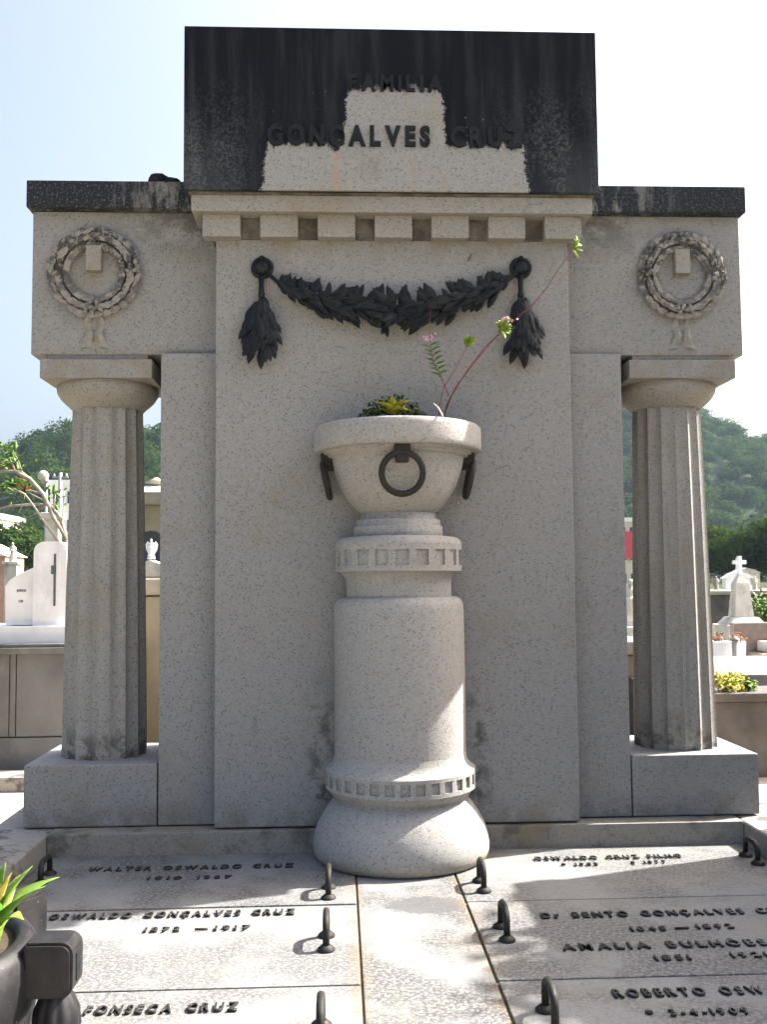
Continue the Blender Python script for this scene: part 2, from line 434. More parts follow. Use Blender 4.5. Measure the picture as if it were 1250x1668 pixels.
def inst(name, mesh, parent, mat4):
    o = bpy.data.objects.new(name, mesh); link(o, parent); o.matrix_local = mat4
    return o

_glyph = {}
def glyph(ch, mat, off=.014):
    key = (ch, mat, off)
    if key not in _glyph:
        cu = bpy.data.curves.new('g', 'FONT'); cu.body = ch; cu.size = 1; cu.extrude = .06; cu.offset = off; cu.bevel_depth = .012; cu.bevel_resolution = 0; cu.resolution_u = 3
        ob = bpy.data.objects.new('g', cu); COL.objects.link(ob)
        dg = bpy.context.evaluated_depsgraph_get(); dg.update()
        me = bpy.data.meshes.new_from_object(ob.evaluated_get(dg)); bpy.data.objects.remove(ob); bpy.data.curves.remove(cu)
        me.name = 'letter'; me.materials.clear(); me.materials.append(M[mat])
        xs = [v.co.x for v in me.vertices]
        _glyph[key] = (me, min(xs), max(xs)-min(xs))
    return _glyph[key]
def lettering(text, parent, origin, xdir, ydir, x0, x1, h, mat='bronze', depth=1.0, off=.014, gap=.26):
    """letters laid from x0 to x1 along xdir, each a mesh of its own"""
    xdir, ydir = Vector(xdir), Vector(ydir); zdir = xdir.cross(ydir)
    adv = []; tot = 0
    for ch in text:
        wv = .42 if ch == ' ' else glyph(ch, mat, off)[2]; adv.append(wv); tot += wv+gap
    tot -= gap; sx = (x1-x0)/tot; sy = h/.72; x = x0
    po = wpos(parent)
    for ch, wv in zip(text, adv):
        if ch != ' ':
            me, mn, _ = glyph(ch, mat, off)
            p = Vector(origin)+xdir*(x-mn*sx)-po
            mm = Matrix.Identity(4)
            for i in range(3):
                mm[i][0] = xdir[i]*sx; mm[i][1] = ydir[i]*sy; mm[i][2] = zdir[i]*.1*depth; mm[i][3] = p[i]
            inst('letter', me, parent, mm)
        x += (wv+gap)*sx

# ------------------------------------------------------------------ setting: ground, path, hills
GZ = -0.15
g = MB(); g.add([(-600, -120, GZ), (600, -120, GZ), (600, 620, GZ), (-600, 620, GZ)], [(0, 1, 2, 3)]); struct('ground', g, 'ground')
g = MB(); z = GZ+.006
g.add([(-9, .95, z), (9, .95, z), (9, 2.6, z), (-9, 2.6, z)], [(0, 1, 2, 3)])
g.add([(-9, -9, z), (9, -9, z), (9, -3.5, z), (-9, -3.5, z)], [(0, 1, 2, 3)])
g.add([(-3.3, -3.5, z), (-2.34, -3.5, z), (-2.34, .95, z), (-3.3, .95, z)], [(0, 1, 2, 3)])
g.add([(2.34, -3.5, z), (3.0, -3.5, z), (3.0, .95, z), (2.34, .95, z)], [(0, 1, 2, 3)])
struct('path', g, 'path')

def hill_h(x, y):
    """height of the wooded hills behind the cemetery"""
    left = 32*math.exp(-((x+35)/75)**2)
    right = 53*math.exp(-((x-75)/95)**2)
    rl = min(1, max(0, (y-(118+.04*abs(x)))/95)); rr = min(1, max(0, (y-(165-.10*x))/150))
    rl = rl*rl*(3-2*rl); rr = rr*rr*(3-2*rr)
    k = mnoise.noise(Vector((x/38, y/38, 0)))*4+mnoise.noise(Vector((x/13, y/13, 3)))*1.5
    hh = max(left*rl, right*rr)
    return GZ-.4+hh+k*min(1, hh/8)
g = MB(); nx, ny = 90, 46; xs = np.linspace(-420, 420, nx); ys = np.linspace(100, 560, ny)
g.add([(x, y, hill_h(x, y)) for y in ys for x in xs], [(j*nx+i, j*nx+i+1, (j+1)*nx+i+1, (j+1)*nx+i) for j in range(ny-1) for i in range(nx-1)], True)
struct('hill', g, 'hillsoil')

# ---- leaf clouds as raw arrays
def crown_tris(c, r, n, leaf, rg, flat=.8, lumps=9):
    """n leaf triangles spread over lumpy clumps of one crown"""
    c = np.array(c, float)
    dirs = rg.normal(size=(lumps, 3)); dirs /= np.linalg.norm(dirs, axis=1)[:, None]; dirs[:, 2] = np.abs(dirs[:, 2])*.9-.2
    lc = dirs*r*rg.uniform(.35, .72, (lumps, 1))*np.array([1, 1, flat]); lr = r*rg.uniform(.30, .52, lumps)
    i = rg.integers(0, lumps, n)
    d = rg.normal(size=(n, 3)); d /= np.linalg.norm(d, axis=1)[:, None]
    p = c+lc[i]+d*(lr[i]*rg.uniform(.62, 1.08, n))[:, None]*np.array([1, 1, flat])
    nn = d+rg.normal(size=(n, 3))*.55; nn[:, 2] += .35; nn /= np.linalg.norm(nn, axis=1)[:, None]
    t = np.cross(nn, rg.normal(size=(n, 3))); t /= np.linalg.norm(t, axis=1)[:, None]; b = np.cross(nn, t)
    s = leaf*rg.uniform(.6, 1.3, n)[:, None]
    return np.stack([p-t*s*.6, p+t*s*.6-b*s*.2, p+b*s], 1)
def tri_mesh(name, tris, mat, off=(0, 0, 0)):
    tr = np.concatenate(tris).reshape(-1, 3)-np.array(off); n = len(tr)
    me = bpy.data.meshes.new(name); me.vertices.add(n); me.vertices.foreach_set('co', tr.ravel().astype(np.float32))
    me.loops.add(n); me.loops.foreach_set('vertex_index', np.arange(n, dtype=np.int32))
    me.polygons.add(n//3); me.polygons.foreach_set('loop_start', np.arange(0, n, 3, dtype=np.int32))
    me.update(calc_edges=True); me.validate(); me.materials.append(M[mat]); return me
tris = []
cnt = 0
for y in np.arange(112, 330, 6.2):
    wx = 40+y*.62
    for x in np.arange(-wx, wx, 6.6):
        xx = x+nr.uniform(-2.6, 2.6); yy = y+nr.uniform(-2.6, 2.6); hz = hill_h(xx, yy)
        if hz < GZ+.6: continue
        ang = (xx-CAM[0])/(yy-CAM[1])
        # the strips of hill that show beside the monument get full crowns
        vis = (-.42 < ang < -.18) or (.27 < ang < .50)
        e = 3
        if hill_h(xx*(1-6/yy), yy-6) > hz+9: continue
        rr = nr.uniform(3.0, 5.4)*(1.25 if nr.random() < .12 else 1)
        tris.append(crown_tris((xx, yy, hz+rr*.62), rr, 1000 if vis else 170, .42 if vis else .95, nr, .85, 11)); cnt += 1
me = tri_mesh('forest', tris, 'forest')
o = bpy.data.objects.new('forest', me); link(o); o['kind'] = 'stuff'; o['label'] = 'dense green forest covering the hills behind the cemetery'; o['category'] = 'forest'

# ------------------------------------------------------------------ the family monument
mon = thing('tomb_monument', 'large grey granite family tomb front with two columns and a blackened top block', 'monument', (0, .4, 0))
part('step', MB().box(-1.935, 1.955, -.03, .9, GZ, .122, .008), 'step', mon)
part('wall_block', MB().box(-1.027, 1.027, 0, .82, .133, 3.60, .008), 'granite', mon)
for sx in (-1, 1):
    a, b = sorted((sx*1.027, sx*1.354))
    part('pilaster', MB().box(a, b, .10, .80, .130, 2.826, .006), 'granite', mon)
    a, b = sorted((sx*1.027, sx*2.122))
    part('frieze_block', MB().box(a, b, .165, .80, 2.832, 3.688, .007), 'granite_frieze', mon)
    a, b = sorted((sx*1.03, sx*2.143))
    part('cornice_slab', MB().box(a, b, .10, .86, 3.692, 3.852, .007), 'crust', mon)
    a, b = sorted((sx*1.362, sx*2.106))
    part('plinth', MB().box(a, b, .100, .84, .128, .474, .010), 'granite', mon)
# cornice under the attic
mb = MB().box(-1.152, 1.148, -.12, .86, 3.592, 3.688, .006); part('cornice_band', mb, 'granite_warm', mon)
part('dentil_course', MB().box(-1.05, 1.05, -.012, .85, 3.468, 3.596, .004), 'grime_shade', mon)
dm = None
for i in range(7):
    xc = -.987+i*.3285
    if dm is None:
        q = MB(); poly = [(-.075+.0, 0)]
        q.box(-.108, .108, -.075, .012, -.066, .066, .006)
        dm = q.mesh('dentil', M['granite_warm'])
    o = bpy.data.objects.new('dentil', dm); link(o, mon); o.location = (xc, -.4, 3.527)
part('top_block', MB().box(-1.19, 1.178, -.16, .90, 3.700, 4.655, .008), 'attic', mon)
part('bed_joint', MB().box(-1.165, 1.155, -.13, .87, 3.686, 3.702, 0), 'grime_shade', mon)  # dark colour paints the thin shadow line below the top block
# columns
for sx in (-1, 1):
    cx, cy = sx*1.738, .46
    col = bpy.data.objects.new('column', None); col.location = Vector((cx, cy, .478))-mon.location; link(col, mon)
    NF = 16
    def flute(r, a, z_):
        u = (a/(2*math.pi)*NF+.18) % 1; return r*(1-.105*math.sin(math.pi*u)**.75)
    prof = []
    for i in range(13):
        t = i/12; prof.append((.252-.040*t-.004*(1-(2*t-1)**2)*-1, .466+2.086*t))
    part('shaft', MB().lathe(prof, (cx, cy), NF*10, True, flute, False), 'granite_col', col)
    prof = [(.200, 2.540), (.216, 2.546), (.228, 2.560), (.252, 2.580), (.280, 2.610), (.300, 2.642), (.304, 2.668), (.298, 2.690)]
    part('echinus', MB().lathe(prof, (cx, cy), 48), 'granite_warm', col)
    ab = .324
    part('abacus', MB().box(cx-ab, cx+ab, cy-ab, cy+ab, 2.688, 2.800, .008), 'granite_frieze', col)
    part('bearing_pad', MB().box(cx-.29, cx+.29, cy-.28, cy+.28, 2.798, 2.836, 0), 'granite', col)

# lettering on the attic
lettering('FAMILIA', mon, (0, -.163, 4.287), (1, 0, 0), (0, 0, 1), -.258, .280, .092, off=.03)
lettering('GONÇALVES', mon, (0, -.163, 3.966), (1, 0, 0), (0, 0, 1), -.720, .208, .112, depth=1.3, off=.04, gap=.20)
lettering('CRUZ', mon, (0, -.163, 3.966), (1, 0, 0), (0, 0, 1), .322, .742, .112, depth=1.3, off=.04, gap=.20)

# stone wreaths
lf = MB().leaf((0, 0, 0), (1, 0, 0), (0, 0, 1), 1, .50, .12, .26, 4).mesh('leaf', M['granite_wreath'])
bd = MB().ball((0, 0, 0), 1, 1).mesh('berry', M['granite_wreath'])
def frame(p, d, u, s):
    d = Vector(d).normalized(); u = Vector(u); u = (u-d*u.dot(d)).normalized(); v = u.cross(d)
    mm = Matrix.Identity(4)
    for i in range(3):
        mm[i][0] = d[i]*s; mm[i][1] = v[i]*s; mm[i][2] = u[i]*s; mm[i][3] = p[i]
    return mm
for sx in (-1, 1):
    wc = Vector((sx*1.752, .163, 3.314))
    wr = bpy.data.objects.new('wreath', None); wr.location = wc-mon.location; link(wr, mon)
    # ring core, coloured dark to paint shade into the crevices between leaves
    rm = MB(); n1, n2 = 56, 10; vs = []; fs = []
    for i in range(n1):
        a = 2*math.pi*i/n1
        for j in range(n2):
            b = 2*math.pi*j/n2; rr = .213+.048*math.cos(b)
            vs.append((wc.x+rr*math.cos(a), wc.y-.004-.018*math.sin(b), wc.z+rr*math.sin(a)))
    fs = [(i*n2+j, ((i+1) % n1)*n2+j, ((i+1) % n1)*n2+(j+1) % n2, i*n2+(j+1) % n2) for i in range(n1) for j in range(n2)]
    rm.add(vs, fs, True); part('ring', rm, 'grime_shade', wr)
    for s2 in (-1, 1):          # leaves climb from the bottom on both sides
        for i in range(14):
            for lane, (ro, tilt) in enumerate(((.166, -.30), (.210, 0), (.250, .18))):
                t = (i+.5*(lane % 2)+rnd.uniform(-.12, .12))/14.2
                if abs(t-.5) < .05 and lane == 1: continue
                a = -math.pi/2+s2*(math.pi*t)
                p = Vector((ro*math.cos(a), -.040 if lane == 1 else -.028, ro*math.sin(a)))
                tg = Vector((-math.sin(a)*s2, 0, math.cos(a)*s2)); rad = Vector((math.cos(a), 0, math.sin(a)))
                d = tg+rad*(tilt+rnd.uniform(-.14, .14))+Vector((0, -.38, 0)); u = Vector((0, -1, 0))+rad*tilt*1.2
                inst('leaf', lf, wr, frame(p-d.normalized()*.02, d, u, rnd.uniform(.078, .092)))
    for a0 in (0, math.pi, math.pi/2, -math.pi/2):   # clusters of berries at the quarter points
        for j in range(9):
            a = a0+rnd.uniform(-.20, .20); ro = .213+rnd.uniform(-.038, .038)
            inst('berry', bd, wr, Matrix.Translation((ro*math.cos(a), -.055, ro*math.sin(a))) @ Matrix.Scale(rnd.uniform(.011, .015), 4))
    part('tablet', MB().box(wc.x-.047, wc.x+.043, wc.y-.055, wc.y+.01, wc.z+.005, wc.z+.155, .004), 'granite_warm', wr)
    for s2 in (-1, 1):          # two fluttering ribbon ends
        b = MB(); n = 16; vs = []
        for i in range(n+1):
            t = i/n; hw = (.017+.016*t)*(1-.35*math.exp(-((t-.52)/.10)**2))
            xc = wc.x-.002+s2*(.022+.026*t+.010*math.sin(t*7)); zc = wc.z-.235-.205*t; yo = wc.y-.016-.010*math.sin(t*11+.6)
            vs += [(xc-hw, yo+.006, zc+s2*.008), (xc, yo-.008, zc), (xc+hw, yo+.006, zc-s2*.008), (xc+hw, wc.y+.006, zc), (xc-hw, wc.y+.006, zc)]
        fs = [(i*5+k, i*5+(k+1) % 5, i*5+5+(k+1) % 5, i*5+5+k) for i in range(n) for k in range(5)]+[(0, 1, 2, 3, 4), tuple(n*5+k for k in (4, 3, 2, 1, 0))]
        b.add(vs, fs); part('ribbon', b, 'granite_wreath', wr)

# bronze garland
gl = bpy.data.objects.new('garland', None); gl.location = Vector((0, 0, 3.1))-mon.location; link(gl, mon)
bl = MB().leaf((0, 0, 0), (1, 0, 0), (0, 0, 1), 1, .42, .22, .16, 5).mesh('leaf', M['bronze'])
swag = [(430, 440), (455, 463), (480, 478), (520, 490), (560, 498), (600, 505), (640, 508), (680, 506), (720, 499), (760, 488), (800, 474), (825, 458), (847, 442)]
swid = [5, 7, 16, 22, 26, 30, 33, 31, 28, 25, 19, 8, 5]
sp = [at_y(px, py, -.03) for px, py in swag]
core = MB().tube([p+Vector((0, -.01, 0)) for p in sp], [min(w_*.0013, .032)+.004 for w_ in swid], 10); part('core', core, 'bronze', gl)
def along(t):
    f_ = t*(len(sp)-1); i = min(int(f_), len(sp)-2); k = f_-i
    return sp[i].lerp(sp[i+1], k), swid[i]*(1-k)+swid[i+1]*k, (sp[i+1]-sp[i]).normalized()
go = wpos(gl)
for i in range(250):
    t = .085+.83*(i+rnd.random())/250
    p, wd, tg = along(t); s2 = 1 if t < .5 else -1
    if abs(t-.5) < .05: s2 = rnd.choice((-1, 1))
    v = rnd.uniform(-1, 1)
    d = tg*s2*(1.0 if abs(t-.5) > .06 else .4)+Vector((0, -.25-.3*rnd.random(), -.15+v*.85)); 
    if v > .5: d = -tg*s2*.3+Vector((0, -.3, .9))*(.5+.6*rnd.random()) + tg*s2*rnd.uniform(.2, 1.1)
    off = Vector((0, -.018-.055*(1-v*v)*rnd.uniform(.5, 1), v*wd*.0027))
    inst('leaf', bl, gl, frame(p+off-go-d.normalized()*.025, d, Vector((rnd.uniform(-.3, .3), -1, rnd.uniform(-.2, .4))), rnd.uniform(.085, .125)*(.6+.4*wd/33)))
for px, s2 in ((427, -1), (849, 1)):
    c = at_y(px, 436, -.035)
    rs = MB().ball((c.x, -.03, c.z), .046, 2, (1, .8, 1)); rs.ball((c.x, -.045, c.z+.052), .018, 1); rs.lathe([(.0, 0), (.0, .0)], caps=False) if False else None
    rs.tube([(c.x+.052*math.cos(a_*math.pi/9), -.028, c.z+.052*math.sin(a_*math.pi/9)) for a_ in range(19)], .014, 8)
    part('rosette', rs, 'bronze', gl)
    tp = at_y(px-1, 450, -.035); bt = at_y(px-2 if s2 < 0 else px+6, 590, -.035)
    part('stem', MB().tube([tp, tp.lerp(bt, .3), tp.lerp(bt, .6), bt], [.016, .014, .03, .01], 8), 'bronze', gl)
    part('collar', MB().ball((tp.x, -.04, tp.lerp(bt, .22).z), .022, 1, (1, 1, 1.3)), 'bronze', gl)
    for i in range(56):
        t = .28+.58*i/55; p = tp.lerp(bt, t); wdt = math.sin(math.pi*min(1, max(0, (t-.2)/.85)))**.8
        v = rnd.uniform(-1, 1)
        d = Vector((v*.85*wdt, -.30-.2*rnd.random(), -1))
        inst('leaf', bl, gl, frame(p+Vector((v*.068*wdt, -.012-.04*(1-v*v)*wdt, .01))-go, d, Vector((v*.4, -1, 0)), rnd.uniform(.085, .12)))
    inst('leaf', bl, gl, frame(bt+Vector((0, -.01, .07))-go, (0, -.05, -1), (0, -1, 0), .11))

# ------------------------------------------------------------------ pedestal with the bowl
PX, PY = .007, -.112
urn = thing('pedestal_urn', 'round granite pedestal carrying a wide bowl with black iron rings', 'urn', (PX, PY, 0))
def band(mb, r, z0, z1, n, zi0, zi1, fill=.62, dep=.016):
    """drum wall with n sunk rectangular panels"""
    vs = []; fs = []
    def V(rr, a, z_): vs.append((PX+rr*math.cos(a), PY+rr*math.sin(a), z_)); return len(vs)-1
    st = 2*math.pi/n
    for i in range(n):
        a0 = i*st-st/2; b0 = a0+st*(1-fill)/2; b1 = a0+st*(1+fill)/2; a1 = a0+st
        A = [[V(r, a, z_) for z_ in (z0, zi0, zi1, z1)] for a in (a0, b0, (b0+b1)/2, b1, a1)]
        for c in range(4):
            for k in range(3):
                if k == 1 and c in (1, 2): continue
                fs.append((A[c][k], A[c+1][k], A[c+1][k+1], A[c][k+1]))
        I = [[V(r-dep, a, z_) for z_ in (zi0, zi1)] for a in (b0, (b0+b1)/2, b1)]
        for c in range(2): fs.append((I[c][0], I[c+1][0], I[c+1][1], I[c][1]))
        fs.append((A[1][1], I[0][0], I[0][1], A[1][2])); fs.append((I[2][0], A[3][1], A[3][2], I[2][1]))
        for c in range(2):
            fs.append((A[1+c][1], A[2+c][1], I[c+1][0], I[c][0])); fs.append((I[c][1], I[c+1][1], A[2+c][2], A[1+c][2]))
    mb.add(vs, fs)
def lath(name, prof, parent=urn, n=72, mat='granite_ped'): return part(name, MB().lathe(prof, (PX, PY), n), mat, parent)
lath('base', [(.452, .002), (.470, .015), (.481, .045), (.483, .08), (.475, .13), (.456, .18), (.426, .235), (.392, .285), (.368, .312), (.34, .33)])
lath('lower_moulding', [(.352, .306), (.364, .318), (.366, .334), (.380, .338), (.388, .352), (.404, .372), (.412, .378), (.40, .384)])
mb = MB(); band(mb, .413, .376, .474, 32, .396, .455, .62, .014); mb.lathe([(.413, .474), (.408, .480), (.392, .490), (.376, .505), (.366, .530), (.362, .56)], (PX, PY), 96, False); mb.lathe([(.37, .38), (.413, .376)], (PX, PY), 96, False)
part('panelled_ring', mb, 'granite_ped', urn)
lath('shaft', [(.3615, .545), (.3615, .9), (.3605, 1.33), (.357, 1.365), (.346, 1.388), (.325, 1.402), (.296, 1.406)])
lath('neck', [(.292, 1.400), (.292, 1.478), (.296, 1.500), (.308, 1.522), (.330, 1.540), (.345, 1.546)])
mb = MB(); mb.lathe([(.30, 1.546), (.352, 1.546)], (PX, PY), 80, False); band(mb, .352, 1.546, 1.692, 20, 1.578, 1.660, .62, .013)
mb.lathe([(.352, 1.692), (.349, 1.708), (.338, 1.724), (.318, 1.733), (.28, 1.737)], (PX, PY), 80, False)
part('panelled_cap', mb, 'granite_ped', urn)
lath('stepped_foot', [(.248, 1.730), (.249, 1.792), (.243, 1.797), (.236, 1.798), (.236, 1.826), (.230, 1.832), (.214, 1.834), (.210, 1.866), (.19, 1.872)])
bowl = lath('bowl', [(.18, 1.860), (.205, 1.866), (.222, 1.876), (.255, 1.908), (.292, 1.957), (.322, 2.010), (.345, 2.065), (.362, 2.125), (.370, 2.165), (.372, 2.176), (.388, 2.178), (.394, 2.184), (.396, 2.192), (.410, 2.194), (.418, 2.202), (.42, 2.214)])
lath('rim', [(.43, 2.206), (.462, 2.208), (.468, 2.214), (.470, 2.24), (.470, 2.318), (.466, 2.338), (.455, 2.348), (.435, 2.349), (.41, 2.343), (.395, 2.328), (.392, 2.30)])
lath('soil', [(.0, 2.325), (.2, 2.33), (.36, 2.318), (.40, 2.308)], mat='soil')
for a, rg_ in ((-90, .108), (-179, .094), (-1, .094)):
    a = R_(a); ur = Vector((math.cos(a), math.sin(a), 0)); tg = Vector((-math.sin(a), math.cos(a), 0)); c0 = Vector((PX, PY, 0))+ur*.402+Vector((0, 0, 2.055))
    ring = part('ring_handle', MB().tube([c0+tg*(rg_*math.cos(k*math.pi/18))+Vector((0, 0, rg_*math.sin(k*math.pi/18)))-ur*(.02*math.sin(k*math.pi/18)*-1) for k in range(36)], .0175, 10, closed=True), 'iron', urn)
    b = MB().box(-.043, .043, -.030, .05, 2.140, 2.206, .008); b.box(-.034, .034, -.035, .05, 2.112, 2.156, .01)
    mt = Matrix.Translation((PX, PY, 0)) @ Matrix.Rotation(a+math.pi/2, 4, 'Z') @ Matrix.Translation((0, -.402, 0))
    b.v = [tuple(mt @ Vector(p)) for p in b.v]
    part('bracket', b, 'iron', ring)

# plants in the bowl
def small_leaf(mb, p, d, L, W, up=(0, 0, 1)):
    p = Vector(p); d = Vector(d).normalized()
    mb.blade([p, p+d*L*.35+Vector((0, 0, L*.05)), p+d*L*.7+Vector((0, 0, L*.04)), p+d*L], [W*.25, W*.5, W*.4, W*.05], up, .3)
c = Vector((-.03, PY-.14, 2.33))
mb = MB()
for i in range(1100):
    a = rnd.uniform(0, 2*math.pi); r_ = math.sqrt(rnd.random()); hh = (1-r_*r_)*.165
    p = c+Vector((math.cos(a)*r_*.225, math.sin(a)*r_*.18, hh*rnd.uniform(.4, 1.1)))
    small_leaf(mb, p, (rnd.gauss(0, 1), rnd.gauss(0, 1), rnd.uniform(0, 1)), rnd.uniform(.016, .030), .015)
solo('ground_cover', mb, 'darkleaf', 'low dark green cushion of small leaves growing in the granite bowl', 'plant', loc=c)
ros = thing('bromeliad', 'small yellow leaf rosette in the middle of the granite bowl', 'plant', (-.035, PY-.27, 2.375))
def rosette(root, n, L, W, mat, spread=(.2, 1.2), serr=0.0):
    o_ = wpos(root)
    for i in range(n):
        a = i*2.4+rnd.uniform(-.2, .2); e = spread[0]+(spread[1]-spread[0])*(i/n); l_ = L*rnd.uniform(.8, 1.1)
        h_ = Vector((math.cos(a), math.sin(a), 0)); pts = []; ws = []
        for k in range(9):
            t = k/8; ang = e*(.55+.75*t)
            pts.append(o_+h_*(math.sin(ang)*l_*t)+Vector((0, 0, math.cos(ang)*l_*t)))
            ws.append(W*(.55+.6*math.sin(math.pi*min(1, t*.95+.05))**.8)*(1-t**3.2)+.0008)
        part('leaf', MB().blade(pts, ws, (-h_+Vector((0, 0, .3))), .35), 'agave_old' if mat == 'agave' and i % 6 == 5 else mat, root)
rosette(ros, 12, .135, .026, 'leaf_yellow', (.45, 1.3))

fl = thing('flowering_weed', 'tall weed with thin red stems and leaf tufts rising from the bowl', 'plant', (.19, PY-.1, 2.33))
def pxline(pts, y0, y1):
    n = len(pts)-1; return [at_y(p[0], p[1], y0+(y1-y0)*i/n) for i, p in enumerate(pts)]
stems = [([(722, 690), (728, 660), (742, 632), (770, 594), (802, 556), (838, 522), (868, 497), (892, 468), (912, 436), (928, 415), (940, 398)], -.20, -.28, .0042),
         ([(727, 668), (736, 645), (760, 606), (790, 566), (812, 545), (822, 534)], -.22, -.30, .0036),
         ([(714, 690), (716, 660), (724, 630), (744, 598), (758, 570), (765, 556)], -.22, -.24, .0032),
         ([(732, 645), (718, 612), (706, 590), (701, 566)], -.23, -.26, .0030),
         ([(701, 560), (700, 530), (702, 500)], -.26, -.26, .0014)]
ends = []
for pts, y0, y1, r_ in stems:
    P3 = pxline(pts, y0, y1); part('stem', MB().tube(P3, [r_*(1-.5*i/len(P3)) for i in range(len(P3))], 6), 'stem', fl); ends.append((P3[-1], (P3[-1]-P3[-2]).normalized()))
def tuft(p, ax, n, L, W, mat='leaf_bright', spread=1.0):
    mb = MB()
    for i in range(n):
        d = Vector(ax)*rnd.uniform(.3, 1.2)+Vector((rnd.gauss(0, 1), rnd.gauss(0, 1), rnd.gauss(0, 1)))*.55*spread
        small_leaf(mb, p-Vector(ax)*rnd.uniform(0, L*.8), d, L*rnd.uniform(.7, 1.2), W, (0, -1, .3))
    part('leaf_tuft', mb, mat, fl)
tuft(ends[0][0], ends[0][1], 16, .055, .018); tuft(ends[1][0], ends[1][1], 22, .06, .022); tuft(ends[2][0], ends[2][1], 18, .05, .02)
mb = MB()
for i in range(14):
    p = at_y(718-i*1.3, 612-i*3.8, -.25); s2 = 1 if i % 2 else -1
    small_leaf(mb, p, (s2, rnd.uniform(-.6, .2), .35), .055, .014, (0, -1, .4))
part('leaf_tuft', mb, 'leaf', fl)
for q, n in (((824, 523), 26), ((702, 552), 16)):
    mb = MB(); p = at_y(q[0], q[1], -.30)
    for i in range(n): small_leaf(mb, p+Vector((rnd.gauss(0, .022), rnd.gauss(0, .015), rnd.gauss(0, .008))), (rnd.gauss(0, 1), -.5, rnd.gauss(.3, .6)), .018, .013, (0, -1, .3))
    part('flower', mb, 'pink', fl)
solo('dry_stalk', MB().tube([at_y(706, 657, -.42), at_y(714, 664, -.47), at_y(721, 676, -.555), at_y(725, 690, -.578), at_y(726, 704, -.583)], [.004, .0045, .004, .0035, .002], 6), 'dry',
     'pale dry stalk hanging over the front of the bowl rim', 'stalk', loc=at_y(706, 657, -.42))

# ------------------------------------------------------------------ grave slabs with letters and handles
def handle(parent, x, y, h=.115, span=.16):
    c_ = [(x, y-span/2, 0), (x, y-span/2, h*.62), (x, y-span*.44, h*.86), (x, y-span*.25, h), (x, y+span*.25, h), (x, y+span*.44, h*.86), (x, y+span/2, h*.62), (x, y+span/2, 0)]
    o_ = part('handle', MB().tube(c_, .0145, 9), 'iron', parent)
    for s2 in (-1, 1):
        part('foot_plate', MB().lathe([(.036, -.002), (.036, .008), (.026, .016), (.018, .022)], (x, y+s2*span/2), 14), 'iron', o_)
rows = [(-.036, -.925), (-.937, -1.845), (-1.857, -2.76), (-2.772, -3.25)]
XL0, XL1, XC0, XC1, XR0, XR1 = -1.925, -.253, -.243, .253, .264, 1.945
struct('slab_bed', MB().box(-1.93, 1.95, -3.26, -.02, GZ, -.012, 0), 'mortar')
names = {0: ('pale grave slab at the foot of the left column, stained dark and in shade', 'pale grave slab reading Oswaldo Cruz Filho at the foot of the right column'),
         1: ('pale sunlit grave slab reading Oswaldo Gonçalves Cruz', 'pale shaded grave slab reading Bento Gonçalves Cruz and Amalia Bulhões Cruz'),
         2: ('pale sunlit grave slab reading Fonseca Cruz beside the bronze planter', 'pale shaded grave slab reading Roberto Oswaldo Cruz'),
         3: ('plain front edge slab on the left of the tomb', 'plain front edge slab on the right of the tomb')}
slabs = {}
for r_, (y1, y0) in enumerate(rows):
    for sd, (a, b) in enumerate(((XL0, XL1), (XR0, XR1))):
        t = thing('grave_slab', names[r_][sd], 'slab', ((a+b)/2, (y0+y1)/2, -.06), 'grave slabs on the tomb floor')
        dz = rnd.uniform(-.002, .002)
        part('cover', MB().box(a, b, y0, y1, -.06, 0+dz, .005), M['slab'][(r_*2+sd) % 6], t); slabs[(r_, sd)] = t
cs = thing('centre_slab', 'narrow pale centre strip of paving running out from the pedestal', 'slab', (0, -1.6, -.06))
part('cover', MB().box(XC0, XC1, -3.25, -.036, -.06, -.0015, .005), M['slab'][6], cs)
HL = {(0, 0): [(-.384, -.765), (-1.825, -.43)], (1, 0): [(-.386, -1.42), (-1.825, -1.42)], (2, 0): [(-.393, -2.27), (-1.825, -2.27)],
      (0, 1): [(.364, -.71), (1.857, -.36)], (1, 1): [(.365, -1.365), (1.857, -1.30)], (2, 1): [(.385, -2.20), (1.857, -2.2)]}
for k_, hs in HL.items():
    for x, y in hs: handle(slabs[k_], x, y, .118 if abs(x) < 1 else .10)
def slabtext(k_, s, x0, x1, y, h): lettering(s, slabs[k_], (0, y, .006), (1, 0, 0), (0, 1, 0), x0, x1, h*.76, 'letter_bronze', .6, off=.006, gap=.30)
slabtext((0, 0), 'WALTER OSWALDO CRUZ', -1.64, -.575, -.33, .085); slabtext((0, 0), '1910', -1.30, -1.13, -.50, .06); slabtext((0, 0), '1967', -1.05, -.88, -.50, .06)
slabtext((1, 0), 'OSWALDO GONÇALVES CRUZ', -1.63, -.535, -1.065, .085); slabtext((1, 0), '1872', -1.17, -1.02, -1.25, .06); slabtext((1, 0), '—', -.955, -.90, -1.25, .06); slabtext((1, 0), '1917', -.87, -.72, -1.25, .06)
slabtext((2, 0), 'FONSECA CRUZ', -1.22, -.69, -2.06, .085)
slabtext((0, 1), 'OSWALDO CRUZ FILHO', .71, 1.505, -.30, .075); slabtext((0, 1), '* 1903', .83, 1.02, -.41, .045); slabtext((0, 1), '† 1977', 1.20, 1.39, -.395, .045)
slabtext((1, 1), 'Dr BENTO GONÇALVES CRUZ', .565, 1.74, -1.20, .085); slabtext((1, 1), '1845', .91, 1.06, -1.385, .062); slabtext((1, 1), '—', 1.10, 1.16, -1.38, .062); slabtext((1, 1), '1892', 1.20, 1.355, -1.375, .062)
